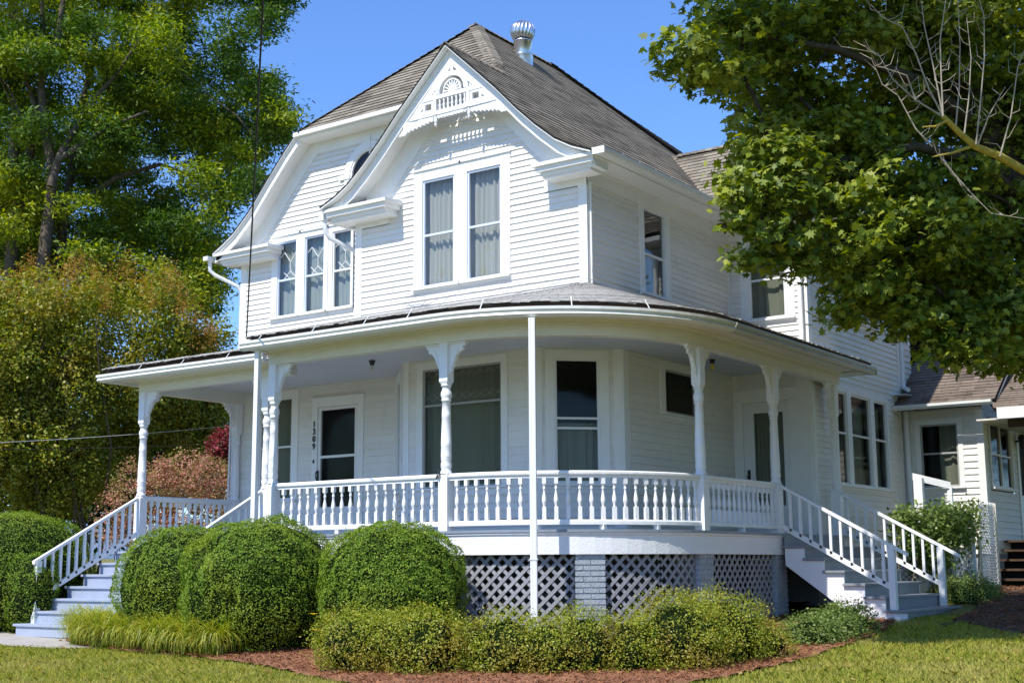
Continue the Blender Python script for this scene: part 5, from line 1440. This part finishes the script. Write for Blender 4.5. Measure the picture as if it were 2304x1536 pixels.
# ---- grassy clumps
M['liriope'] = leafmat('arching grass leaves', [(0.166, 0.244, 0.017), (0.291, 0.356, 0.028), (0.416, 0.431, 0.055), (0.541, 0.450, 0.099)], .3, .4, .4)
M['lily'] = leafmat('daylily leaves', [(0.090, 0.154, 0.020), (0.165, 0.238, 0.030), (0.255, 0.294, 0.050)], .3, .4, .4)
def tuft(name, spots, label, m, L_=.45, w=.008, per=60, cat='grass clump', group=None, flowers=()):
    p0 = spots[0]; T = thing(name, (p0[0], p0[1], gnd(p0[0], p0[1])), label, cat, group); b = MB()
    for (x, y) in spots:
        z = gnd(x, y) + .03
        for i in range(per):
            a = random.uniform(0, 2 * PI); l = L_ * random.uniform(.55, 1.15); arch = random.uniform(.5, 1.45); bx, by = x + random.gauss(0, .05), y + random.gauss(0, .05)
            d_ = Vector((math.cos(a), math.sin(a), 0)); s_ = Vector((-d_.y, d_.x, 0)); vs = []; n = 5
            for j in range(n + 1):
                t_ = j / n; th = 1.45 - arch * 1.9 * t_ * t_ - arch * .3 * t_
                if j == 0: p = Vector((bx, by, z - .02))
                else: p = p + (d_ * math.cos(th) + Vector((0, 0, math.sin(th)))) * (l / n)
                p.z = max(p.z, z - .02)
                ww = w * (1 - t_ ** 2 * .9); vs += [p - s_ * ww, p + s_ * ww]
            b.add(vs, [(2 * j, 2 * j + 1, 2 * j + 3, 2 * j + 2) for j in range(n)])
    b.build('leaves', M[m], T)
    for (x, y, zz) in flowers:
        q = MB(); base = Vector((x, y, zz)); q2 = MB(); q2.tube([(x, y + .02, gnd(x, y)), (x + .02, y + .01, zz - .02)], .005, 5); q2.build('stalk', M['lily'], T)
        for k_ in range(6):
            a = k_ * PI / 3; d_ = Vector((math.cos(a), math.sin(a) * .8, .35)); s_ = Vector((-d_.y, d_.x, 0)).normalized()
            q.add([base, base + d_ * .035 + s_ * .014, base + d_ * .07 - Vector((0, 0, .012)), base + d_ * .035 - s_ * .014], [(0, 1, 2, 3)])
        q.build('flower', M['yellow'], T)
    return T
M['yellow'] = leafmat('yellow petals', [(.75, .55, .02), (.8, .62, .03)], .3, .5, .3)
sp = []
for i in range(85):
    t_ = random.random(); px = 165 + 350 * t_; yb = 1447 + 34 * t_ ** .6; py = random.uniform(yb - 24, yb)
    sp.append(tuple(gpt(px, py)[:2]))
tuft('arching_grass', sp, 'wide mound of arching yellow-green border grass at the foot of the front steps', 'liriope', .72, .008, 120)
tuft('daylily', [tuple(gpt(575, 1452)[:2]), tuple(gpt(600, 1450)[:2]), tuple(gpt(555, 1448)[:2]), tuple(gpt(590, 1446)[:2])], 'small daylily clump with browning leaves on the mulch right of the border grass', 'lily', .45, .011, 26, 'plant')
p1, p2 = at(706, 1381, 16.4), at(709, 1417, 16.2)
tuft('daylily', [tuple(gpt(705, 1452)[:2]), tuple(gpt(722, 1450)[:2])], 'daylily with two yellow blooms between the round shrub and the low shrub', 'lily', .5, .01, 30, 'plant', flowers=[tuple(p1), tuple(p2)])

# ================================================================ TREES AND TALL SHRUBS
M['myrtle'] = leafmat('crepe myrtle leaves', [(0.110, 0.151, 0.015), (0.207, 0.259, 0.025), (0.329, 0.346, 0.040), (0.366, 0.292, 0.050)], .35, .45, .35, patch=((0.439, 0.259, 0.050), 1.1, .3))
M['myrtle_top'] = leafmat('red brown seed heads', [(0.330, 0.135, 0.036), (0.450, 0.210, 0.048), (0.300, 0.195, 0.036)], .3, .6, .2)
M['pinkleaf'] = leafmat('pink flowering leaves', [(0.161, 0.210, 0.039), (0.690, 0.231, 0.220), (0.230, 0.252, 0.044), (0.828, 0.399, 0.374), (0.184, 0.231, 0.044), (0.713, 0.252, 0.242)], .3, .5, .3, patch=((0.184, 0.231, 0.039), 1.6, .75))
M['magenta'] = leafmat('magenta blossom', [(.35, .02, .06), (.05, .08, .02), (.5, .03, .10), (.04, .06, .02)], .3, .5, .3)
M['darkleaf'] = leafmat('dark evergreen leaves', [(0.016, 0.036, 0.010), (0.029, 0.058, 0.014), (0.052, 0.091, 0.020)], .2, .5, .3)
M['locust'] = leafmat('light feathery leaves', [(0.081, 0.137, 0.011), (0.161, 0.237, 0.016), (0.268, 0.336, 0.027), (0.403, 0.448, 0.045)], .4, .5, .35, patch=((0.456, 0.448, 0.045), .35, .5))
M['locust_dark'] = leafmat('dark feathery leaves', [(0.041, 0.084, 0.013), (0.070, 0.130, 0.018), (0.113, 0.190, 0.022)], .3, .5, .3)
M['maple'] = leafmat('maple leaves', [(0.061, 0.101, 0.010), (0.121, 0.176, 0.017), (0.216, 0.270, 0.030), (0.351, 0.378, 0.048)], .3, .5, .38, patch=((0.432, 0.432, 0.060), .55, .5))

def gz(x, y): return gnd(x, y)
# crepe myrtle: many upright stems, broad crown
def myrtle():
    c = at(215, 900, 28.8); x, y = c[0], c[1]; zg = gz(x, y)
    T = thing('crepe_myrtle', (x, y, zg), 'tall multi-stemmed bush with bronze seed heads filling the left side behind the steps', 'shrub')
    bl = []
    for (a, b_, rx, rz, dd) in [(60, 700, 130, 110, 24.5), (200, 720, 120, 130, 25.5), (350, 730, 110, 120, 26), (430, 800, 70, 110, 26.5), (20, 850, 120, 120, 24), (160, 860, 110, 110, 24.6), (300, 870, 100, 110, 25.5), (400, 930, 80, 90, 26.5),
                                (470, 960, 50, 70, 27), (60, 1000, 110, 90, 24), (170, 1040, 90, 80, 24.6), (-60, 780, 110, 200, 24), (-60, 1050, 120, 120, 23.6), (100, 1120, 90, 60, 24.5), (250, 1000, 70, 80, 26)]:
        dd *= 1.13; p = at(a, b_, dd); r = rx / FOC * dd; bl.append(((p[0], p[1], p[2]), (r, r * 1.0, rz / FOC * dd), 1))
    rr = random.Random(4)
    sub = []
    for i in range(260):
        c_, r_, w_ = rr.choice(bl); d_ = Vector((rr.gauss(0, 1), rr.gauss(0, 1), rr.gauss(0, 1))).normalized() * rr.uniform(.5, 1.05)
        s_ = rr.uniform(.22, .42); sub.append(((c_[0] + d_.x * r_[0], c_[1] + d_.y * r_[1], c_[2] + d_.z * r_[2]), (s_, s_, s_ * rr.uniform(1.0, 1.7)), 1))
    P, Nn, Cc = clumps(sub, 4600, 22, .085, flat=1.0, bias=.8, up=.5)
    P2, N2, C2 = clumps(bl, 2300, 22, .17, flat=1.0, bias=.25, up=.5); P = np.concatenate([P, P2]); Nn = np.concatenate([Nn, N2])
    lmesh('foliage', P, Nn, .075 * RNG.uniform(.6, 1.3, len(P)), 'oval', M['myrtle'], T)
    # seed heads along the top
    tops = []
    for a in range(240):
        px = random.uniform(-40, 490); yt = 590 + .00065 * (px - 170) ** 2 + 18 * math.sin(px * .06) + (90 if px > 400 else 0) * (px - 400) / 90
        py = yt + abs(random.gauss(0, 45)); p = at(px, py, 1.13 * random.uniform(23.4, 26.3)); tops.append(p)
    tp = np.array(tops); L_ = np.repeat(tp, 26, axis=0) + RNG.normal(size=(len(tp) * 26, 3)) * np.array([.05, .05, .13])
    lmesh('seed_heads', L_, RNG.normal(size=L_.shape), .045 * RNG.uniform(.5, 1.2, len(L_)), 'dia', M['myrtle_top'], T)
    b = MB()
    for i in range(16):
        px = random.uniform(60, 240); p = at(px * .6 + 90, 1180, 27.6); e = at(px * 1.05 - 30, random.uniform(720, 900), random.uniform(27.0, 29))
        limb(b, (p[0] + random.uniform(-.4, .4), p[1] + random.uniform(-.3, .3), zg - .05), e, .035, .012, .02, 6, 7, .05)
    b.build('stems', M['bark'], T)
myrtle()
def bush(name, specs, label, n, m, size, cr, per=14, shape='oval', cat='shrub', group=None, stems=10, core=0.0, twig='bark', up=.5, flat=.8):
    bl = []
    for (a, b_, rx, rz, dd) in specs:
        p = at(a, b_, dd); r = rx / FOC * dd; bl.append(((p[0], p[1], p[2]), (r, r, rz / FOC * dd), 1))
    return loose(name, bl, label, n, m, size=size, cr=cr, per=per, group=group, stems=stems, shape=shape, core=core, cat=cat, twig=twig, up=up, flat=flat)
bush('pink_shrub', [(420, 1075, 75, 60, 26.5), (480, 1090, 60, 60, 27), (360, 1100, 50, 70, 26.0), (290, 1115, 40, 80, 25.6), (245, 1170, 28, 70, 25.2), (330, 1190, 60, 60, 25.6), (440, 1170, 80, 60, 26.2), (540, 1130, 60, 90, 27)],
     'rounded shrub covered in dusty pink blossom seen through the left porch railing', 26000, 'pinkleaf', .042, .07, stems=16)
bush('magenta_bush', [(506, 1003, 30, 34, 28.5), (525, 985, 20, 25, 28.5)], 'dark bush with magenta blossom beyond the porch corner', 7000, 'magenta', .05, .08)
def forest_tree(label, specs, trunk, n, size, m='darkleaf', name='dark_tree', group='dark trees behind the porch'):
    p = at(*trunk[:2], trunk[2]); T = thing(name, (p[0], p[1], gz(p[0], p[1])), label, 'tree', group)
    bl = []
    for (a, b_, rx, rz, dd) in specs:
        q = at(a, b_, dd); r = rx / FOC * dd; bl.append(((q[0], q[1], q[2]), (r, r, rz / FOC * dd), 1))
    P, Nn, Cc = clumps(bl, n // 18, 18, size * 2.4, flat=.7, bias=.7)
    lmesh('crown', P, Nn, size * RNG.uniform(.6, 1.3, len(P)), 'oval', M[m], T)
    b = MB(); top = Vector((p[0], p[1], p[2])); limb(b, (p[0], p[1], gz(p[0], p[1]) - .1), top, .22, .12, 0, 8, 6, .02)
    for (c, r, w) in bl:
        limb(b, top - Vector((0, 0, random.uniform(0, 1.5))), c, .09, .03, .05, 6, 5, .06)
    b.build('trunk', M['bark_dark'], T)
forest_tree('dark leafy tree seen through the left porch opening, sky at its edge', [(400, 900, 90, 60, 33), (330, 930, 80, 90, 34), (440, 950, 70, 50, 33), (370, 1010, 120, 60, 34), (470, 880, 40, 30, 33.5), (300, 1080, 110, 70, 35), (470, 1060, 70, 50, 34)], (390, 1000, 33.5), 26000, .10)
forest_tree('low dark tree behind the tall bronze bush at the left edge', [(0, 1060, 160, 110, 31), (160, 1080, 140, 100, 32), (90, 900, 200, 150, 33), (260, 1150, 90, 60, 32)], (80, 1040, 32), 22000, .12)

# large feathery tree at the left, behind the house
def lefttree():
    base = at(120, 900, 36); x, y = base[0], base[1]
    T = thing('shade_tree', (x, y, gz(x, y)), 'large feathery-leaved tree with several rising trunks filling the upper left', 'tree')
    specs = []
    rr = random.Random(42)
    # sprays of foliage in flattened layers
    def edge(py):            # right-hand outline of the crown
        pts = [(-60, 690), (20, 650), (70, 640), (110, 540), (170, 560), (200, 640), (260, 675), (300, 650), (350, 590), (400, 600), (440, 560), (520, 505), (600, 500), (680, 500), (740, 500)]
        for (a, b_), (c_, d_) in zip(pts[:-1], pts[1:]):
            if a <= py <= c_: return b_ + (d_ - b_) * (py - a) / (c_ - a)
        return 500
    for i in range(430):
        py = rr.uniform(-120, 690); e = edge(py); px = rr.uniform(-120, e - 25)
        if 330 < px < 440 and 355 < py < 425 and rr.random() < .95: continue
        dd = rr.uniform(33, 41); specs.append((px, py, rr.uniform(34, 70), rr.uniform(18, 36), dd))
    for i in range(46):
        py = -60 + i * 17; e = edge(py); specs.append((e - 32 + rr.uniform(-12, 8), py + rr.uniform(-8, 8), 36, 16, rr.uniform(33, 36)))
    light, dark = [], []
    for s_ in specs:
        q = at(s_[0], s_[1], s_[4]); r = s_[2] / FOC * s_[4]; bl = ((q[0], q[1], q[2]), (r, r, s_[3] / FOC * s_[4]), 1)
        (light if (s_[0] < 420 or s_[1] > 180) and rr.random() < .62 else dark).append(bl)
    for bls, m, n in ((light, 'locust', 8600), (dark, 'locust_dark', 5200)):
        P, Nn, Cc = clumps(bls, n, 22, .19, flat=.55, bias=.5, out=.3, up=.7)
        ax = np.repeat(RNG.normal(size=(len(P) // 8 + 1, 3)), 8, axis=0)[:len(P)]
        lmesh('crown', P, Nn, .145 * RNG.uniform(.6, 1.25, len(P)), 'leaf2', M[m], T, axis=ax, aspect=.8)
    b = MB()
    def pxl(L_, r0, r1, dd=36.5):
        pts = [Vector(at(a, c_, dd - 2.2 + .2 * i)) for i, (a, c_) in enumerate(L_)]; n = len(pts); b.tube(pts, [r0 + (r1 - r0) * i / (n - 1) for i in range(n)], 8)
    pxl([(20, 900), (25, 600), (28, 400), (36, 250), (40, 150), (30, 40), (20, -80)], .20, .07, 37)
    pxl([(30, 900), (20, 620), (45, 450), (70, 330), (88, 220), (100, 120), (90, -60)], .17, .05, 36)
    pxl([(80, 900), (90, 640), (112, 470), (118, 380), (100, 280), (92, 190), (130, 90), (150, -60)], .19, .06, 35.5)
    pxl([(114, 420), (135, 350), (175, 280), (195, 240), (260, 170), (320, 80)], .11, .03, 35.5)
    pxl([(130, 360), (190, 320), (240, 290), (330, 250)], .08, .03, 35.3)
    pxl([(130, 900), (128, 620), (150, 450), (165, 350), (180, 260), (210, 120), (240, -40)], .15, .05, 38)
    pxl([(150, 480), (260, 400), (360, 370), (420, 390), (470, 420)], .09, .02, 37)
    pxl([(130, 560), (240, 600), (370, 580), (480, 640)], .09, .02, 36)
    pxl([(100, 300), (60, 180), (70, 60)], .08, .03, 36.5)
    for i in range(90):
        c = rr.choice(light + dark)[0]; q = rr.choice(light + dark)[0]
        if (Vector(c) - Vector(q)).length < 4: limb(b, c, q, .035, .012, .03, 5, 5, .08)
    b.build('trunk', M['bark'], T)
lefttree()

# the maple on the right, nearer than the house; its trunk stands just outside the frame
def maple():
    tb = at(2560, 1470, 18.5); x, y = tb[0], tb[1]
    T = thing('maple_tree', (x, y, gz(x, y)), 'big maple hanging its leafy boughs over the right side of the house', 'tree')
    rr = random.Random(9)
    specs = [(1610, 55, 60, 60, 13.2), (1565, 112, 30, 26, 13), (1670, 60, 85, 70, 13.5), (1600, 150, 60, 50, 13.2), (1760, 80, 110, 100, 14), (1680, 190, 60, 50, 13.6), (1900, 60, 120, 90, 14.5), (2050, 80, 140, 100, 15.5), (2230, 60, 120, 120, 15),
             (1800, 220, 110, 70, 14.2), (1720, 290, 70, 60, 13.4), (1690, 380, 58, 60, 13), (1662, 440, 52, 38, 12.9), (1760, 370, 90, 80, 13.2), (1880, 330, 110, 90, 14), (1850, 440, 110, 80, 13.4), (1720, 480, 80, 50, 13.1), (1800, 540, 90, 50, 13.3),
             (1980, 260, 110, 100, 15), (2120, 220, 120, 120, 16), (2260, 260, 90, 120, 16), (2000, 420, 110, 90, 14), (1960, 540, 110, 70, 13.3), (2080, 520, 100, 80, 13.4), (2180, 430, 110, 100, 15), (2280, 480, 80, 100, 15.5),
             (1900, 620, 80, 55, 13.6), (2000, 660, 70, 60, 13.8), (2110, 650, 100, 70, 14), (2210, 620, 90, 70, 14.6), (2290, 640, 60, 100, 15), (2140, 740, 55, 50, 13.9), (2160, 790, 30, 30, 13.8), (2270, 760, 50, 45, 14.4), (2290, 820, 20, 30, 14.4),
             (1840, 590, 60, 45, 13.2), (1700, 570, 26, 26, 13.2), (2360, 300, 120, 300, 16), (2400, 700, 100, 160, 16), (1925, 700, 24, 24, 13.8), (2060, 720, 40, 30, 13.8),
             (2160, 745, 70, 60, 13.7), (2240, 720, 80, 70, 14), (2120, 700, 70, 60, 13.8), (2200, 790, 30, 30, 13.7), (2290, 720, 70, 90, 14.2), (1960, 640, 70, 50, 13.4), (2180, 560, 110, 90, 14.3), (2060, 600, 90, 60, 13.8), (1900, -120, 200, 110, 14.5), (2200, -130, 200, 110, 15.5), (1700, -90, 100, 70, 13.5)]
    bl = []
    KD = 1.16
    for s_ in specs:
        q = at(s_[0], s_[1], s_[4] * KD); r = s_[2] / FOC * s_[4] * KD; bl.append(((q[0], q[1], q[2]), (r, r * 1.0, s_[3] / FOC * s_[4] * KD * .9), 1))
    bl_all = bl + [((x_, y_, z_), (1.25, 1.2, .9), 1) for x_, y_, z_ in ((-6.4, 12.0, 8.9), (-4.6, 11.8, 9.2), (-3.2, 12.6, 9.2), (-5.6, 14.0, 9.6), (-3.0, 14.6, 9.8))]
    sub = []
    for c_, r_, w_ in bl_all:
        for i in range(max(3, int(9 * r_[0] * r_[2] / .2))):
            d_ = Vector((rr.gauss(0, 1), rr.gauss(0, 1), rr.gauss(0, 1))).normalized() * rr.uniform(.45, 1.0)
            s_ = rr.uniform(.16, .34); sub.append(((c_[0] + d_.x * r_[0], c_[1] + d_.y * r_[1], c_[2] + d_.z * r_[2]), (s_ * 1.3, s_ * 1.3, s_ * .55), 1))
    P, Nn, Cc = clumps(sub, 8200, 9, .075, flat=.6, bias=.7, out=.3, up=.8)
    Nn[:, 1] -= .25
    lmesh('crown', P, Nn, .112 * RNG.uniform(.6, 1.2, len(P)), 'maple', M['maple'], T)
    # deeper leaves that close the crown
    bl2 = [((c[0] * 1.10, c[1] * 1.10, c[2] * 1.10), (r[0] * 1.0, r[1], r[2]), w) for (c, r, w) in bl if c[1] > 12.0]
    P, Nn, Cc = clumps(bl2, 3600, 9, .14, flat=.8, bias=.5, up=.8)
    lmesh('crown', P, Nn, .135 * RNG.uniform(.6, 1.2, len(P)), 'maple', M['maple'], T)
    b = MB()
    def pxl(L_, r0, r1, mb=b, k=9):
        pts = [Vector(at(a, c_, dd * 1.14)) for a, c_, dd in L_]; n = len(pts); mb.tube(pts, [r0 + (r1 - r0) * i / (n - 1) for i in range(n)], k)
    g0 = Vector((x, y, gz(x, y) - .2)); top = [g0] + [Vector(at(a, c_, d_ * 1.14)) for a, c_, d_ in [(2520, 1200, 16.4), (2440, 800, 16.3), (2330, 480, 16.2), (2230, 300, 16.1), (2130, 130, 16), (2060, 0, 15.9), (1990, -150, 15.8)]]
    b.tube(top, [.34, .3, .27, .24, .2, .17, .15, .12], 12)
    pxl([(2330, 480, 16.2), (2200, 360, 15.2), (2060, 330, 14.6), (1900, 360, 14), (1760, 400, 13.5)], .10, .02)
    pxl([(2230, 300, 16.1), (2060, 180, 15), (1880, 110, 14.3), (1700, 80, 13.7)], .10, .02)
    pxl([(2400, 660, 16.3), (2240, 590, 15), (2100, 560, 14), (1960, 560, 13.6)], .09, .02)
    pxl([(2440, 800, 16.3), (2300, 700, 15), (2190, 700, 14.2), (2150, 760, 14)], .07, .02)
    for (c, r, w) in bl:
        q = min(bl, key=lambda z: (Vector(z[0]) - Vector(c)).length if z[0] != c and Vector(z[0]).length > Vector(c).length else 99)
        if (Vector(q[0]) - Vector(c)).length < 3: limb(b, c, q[0], .014, .03, .04, 6, 5, .06)
    b.build('trunk', M['bark_dark'], T)
    # the bare lichen-covered bough with its upright dead twigs
    d = MB()
    pxl([(2420, 430, 13.2), (2304, 384, 13.0), (2250, 352, 12.8), (2195, 330, 12.7), (2160, 300, 12.6), (2122, 262, 12.5)], .055, .028, d)
    pxl([(2190, 328, 12.7), (2140, 345, 12.6), (2098, 353, 12.5)], .02, .008, d, 7)
    pxl([(2130, 272, 12.5), (2105, 285, 12.5), (2076, 286, 12.4)], .018, .008, d, 7)
    d.build('dead_bough', M['lichen'], T)
    tw = MB(); pxw = lambda L_, r0=.011, r1=.003: pxl(L_, r0, r1, tw, 5)
    main = [[(2122, 262), (2118, 180), (2115, 90), (2128, 0), (2130, -40)], [(2122, 262), (2090, 200), (2060, 120), (2030, 60), (1985, 40), (1960, 10)], [(2120, 262), (2060, 225), (2010, 180), (1975, 120), (1895, 105)],
            [(2098, 330), (2060, 290), (2020, 215), (1985, 190), (1960, 130)], [(2150, 290), (2158, 200), (2160, 100), (2155, 0)], [(2196, 325), (2205, 240), (2215, 130), (2214, 36), (2195, -30)],
            [(2200, 325), (2225, 260), (2262, 195)], [(2250, 352), (2275, 260), (2290, 150), (2310, 100)], [(2170, 300), (2180, 220), (2185, 130), (2175, 40)], [(2110, 345), (2145, 390), (2190, 440), (2230, 480), (2304, 492)],
            [(2122, 262), (2100, 150), (2080, 60), (2070, -20)], [(2060, 225), (2040, 170), (1980, 150)]]
    for L_ in main:
        dd = rr.uniform(12.2, 12.7); pxw([(a, c_, dd) for a, c_ in L_])
        for i in range(len(L_) - 1):
            for j in range(3):
                t_ = rr.random(); a = L_[i][0] + (L_[i + 1][0] - L_[i][0]) * t_; c_ = L_[i][1] + (L_[i + 1][1] - L_[i][1]) * t_; sx = rr.choice((-1, 1))
                pxw([(a, c_, dd), (a + sx * rr.uniform(8, 20), c_ - rr.uniform(2, 16), dd + rr.uniform(-.1, .1)), (a + sx * rr.uniform(12, 40), c_ - rr.uniform(14, 50), dd + rr.uniform(-.2, .2))], .005, .002)
    tw.build('dead_twigs', M['twig'], T)
maple()

# rambling rose bush and its trellis by the wing
bush('rose_bush', [(2110, 1190, 65, 55, 22.6), (2060, 1200, 45, 50, 22.4), (2150, 1175, 40, 40, 22.8), (2090, 1250, 50, 40, 22.5), (2035, 1170, 25, 25, 22.4)], 'green leafy rambling bush growing against the white posts behind the side steps', 6000, 'green_leaf', .075, .10, per=8, stems=12, core=.0, twig='bark_light')
bush('climbing_rose', [(2175, 1150, 28, 20, 23.4), (2190, 1200, 20, 40, 23.5), (2170, 1230, 14, 30, 23.4)], 'thin climbing rose with sparse leaves on the white trellis', 500, 'green_leaf', .07, .09, per=5, stems=9, core=.0, twig='bark_light')
T = thing('trellis', (-7.2, 25.2, gz(-7.2, 25.2)), 'narrow white lattice trellis standing against the corner of the wing', 'trellis')
lattice([(-7.2, 24.6), (-7.2, 25.65)], 0, 1.05, -.5, 1.1, per=.10, w=.022, m='rail', parent=T, name='lattice')
m = MBe(); m.box(-7.22, -7.16, 24.54, 24.6, -.6, 1.15); m.box(-7.22, -7.17, 25.65, 25.70, -.6, 1.1); build_each(m, 'post', M['oldtrim'], T)
T = thing('lattice_fence', (-7.4, 22.9, gz(-7.4, 22.9)), 'short white lattice fence low behind the side steps', 'fence')
lattice([(-8.3, 23.0), (-6.95, 23.4)], 0, 1.35, -.62, .25, per=.10, w=.022, m='rail', parent=T, name='lattice')
m = MB(); m.mark(); m.bar((-8.3, 23.0, -.66), (-8.3, 23.0, .3), .05, .05); m.mark(); m.bar((-6.95, 23.4, -.66), (-6.95, 23.4, .3), .05, .05); build_each(m, 'post', M['rail'], T)
T = thing('white_board', (-6.95, 24.0, gz(-6.95, 24.0)), 'cream upright board standing left of the trellis', 'board')
p0 = at(2165, 1300, 23.6); p1 = at(2193, 1300, 23.6)
m = MB(); m.tube([(p0[0] + .12, p0[1] + .1, gz(p0[0], p0[1]) - .05), (p0[0] + .12, p0[1] + .1, .78)], .115, 14); m.build('board_face', M['oldtrim'], T)
T = thing('post_frame', tuple(at(2066, 1330, 22.9)), 'white wooden post with a short slanting top bar behind the side steps', 'post')
a = at(2066, 1075, 22.9); b_ = at(2138, 1092, 22.9); c_ = at(2134, 1150, 22.9)
m = MB(); m.box(a[0] - .075, a[0] + .075, a[1] - .05, a[1] + .05, gz(a[0], a[1]) - .05, a[2]); m.build('post', M['rail'], T)
m = MB(); m.plumb((a[0] - .1, a[1], a[2] + .03), (b_[0], b_[1], b_[2]), .06, .12); m.build('top_bar', M['rail'], T)
m = MB(); m.box(b_[0] - .05, b_[0] + .03, b_[1] - .03, b_[1] + .03, gz(b_[0], b_[1]) - .05, b_[2] - .03); m.build('post', M['rail'], T)

# ---- wires
def wire(name, pts, r, m, label, sagz=0.0):
    a, e = Vector(pts[0]), Vector(pts[1]); L_ = []
    for i in range(25):
        t_ = i / 24; p = a.lerp(e, t_); p.z -= sagz * 4 * t_ * (1 - t_); L_.append(p)
    q = MB(); q.tube(L_, r, 5); o = q.build(name, M[m]); tag(o, label, 'cable')
wire('service_cable', (tuple(at(606, -300, 12)), (-15.0, 14.0, 3.50)), .012, 'cable', 'black service cable running down to the left corner of the porch roof', .1)
wire('overhead_wire', (tuple(at(-200, 1003, 21)), (-19.05, 17.5, 2.68)), .005, 'cablew', 'thin pale wire crossing to the porch corner, the upper of two', .05)
wire('overhead_wire', (tuple(at(-200, 1010, 24)), (-19.05, 17.55, 2.35)), .004, 'cable', 'thin dark wire below the pale one, crossing behind the porch post', .05)

# ---- far background
def hill():
    vs = []; n = 60
    for i in range(n + 1):
        a = math.radians(100 + 70 * i / n); R_ = 1400
        h = 45 + 30 * noise.noise(Vector((i * .12, 2, 0))) + 8 * noise.noise(Vector((i * .5, 5, 0)))
        x, y = R_ * math.cos(a), R_ * math.sin(a)
        vs += [(x, y, -5), (x * 1.0, y * 1.0, h * .6), (x * 1.25, y * 1.25, h)]
    m = MB(); m.add(vs, [(3 * i + j, 3 * i + j + 3, 3 * i + j + 4, 3 * i + j + 1) for i in range(n) for j in (0, 1)], True)
    tag(m.build('hill', M['hill']), kind='structure')
hill()
# trees to the left and behind the wing so that other viewpoints do not see bare horizon
def hedge_tree(x, y, r, h, label, m='darkleaf', n=9000, size=.2):
    T = thing('background_tree', (x, y, gz(x, y)), label, 'tree', 'trees far behind the house')
    zg = gz(x, y); bl = [((x + random.uniform(-.5, .5) * r, y + random.uniform(-.5, .5) * r, zg + h * f), (r * s_, r * s_, h * .24), 1) for f, s_ in ((.35, .8), (.55, 1), (.75, .75), (.5, .9), (.9, .4))]
    P, Nn, Cc = clumps(bl, n // 18, 18, size * 2.2, flat=.7, bias=.8)
    lmesh('crown', P, Nn, size * RNG.uniform(.6, 1.3, len(P)), 'oval', M[m], T)
    b = MB(); limb(b, (x, y, zg - .1), (x, y, zg + h * .7), .3, .1, 0, 8, 6, .02); b.build('trunk', M['bark_dark'], T)
hedge_tree(-52, 44, 5, 11, 'dark round tree far left beyond the feathery tree')
hedge_tree(-43, 52, 6, 9, 'low dark tree far behind the porch corner')
hedge_tree(-34, 58, 6, 8, 'broad dark tree far behind the house')
hedge_tree(-4, 44, 5, 10, 'dark tree far behind the maple boughs')
hedge_tree(6, 40, 6, 11, 'tall dark tree far behind the wing')

hedge_tree(3.0, 20, 4.5, 15, 'unseen leafy tree added right of the maple to block sky light', 'locust', 14000, .2)  # trees added out of frame to keep sky light off the right-hand walls
hedge_tree(4.5, 28, 5, 15, 'unseen leafy tree added right of the wing to block sky light', 'locust', 14000, .2)
hedge_tree(8, 11, 5, 14, 'unseen leafy tree added near the street to block sky light', 'locust', 14000, .2)

for i, (x, y, h) in enumerate([(-52, -18, 15), (-43, -26, 17), (-34, -22, 14), (-60, -6, 14), (-25, -30, 16)]):
    hedge_tree(x, y, 5.5, h, 'leafy tree %s' % ('across the street, first from the left', 'across the street, tallest', 'across the street, third from the left', 'far left of the street', 'across the street, behind the camera')[i], 'locust', 6500, .36)
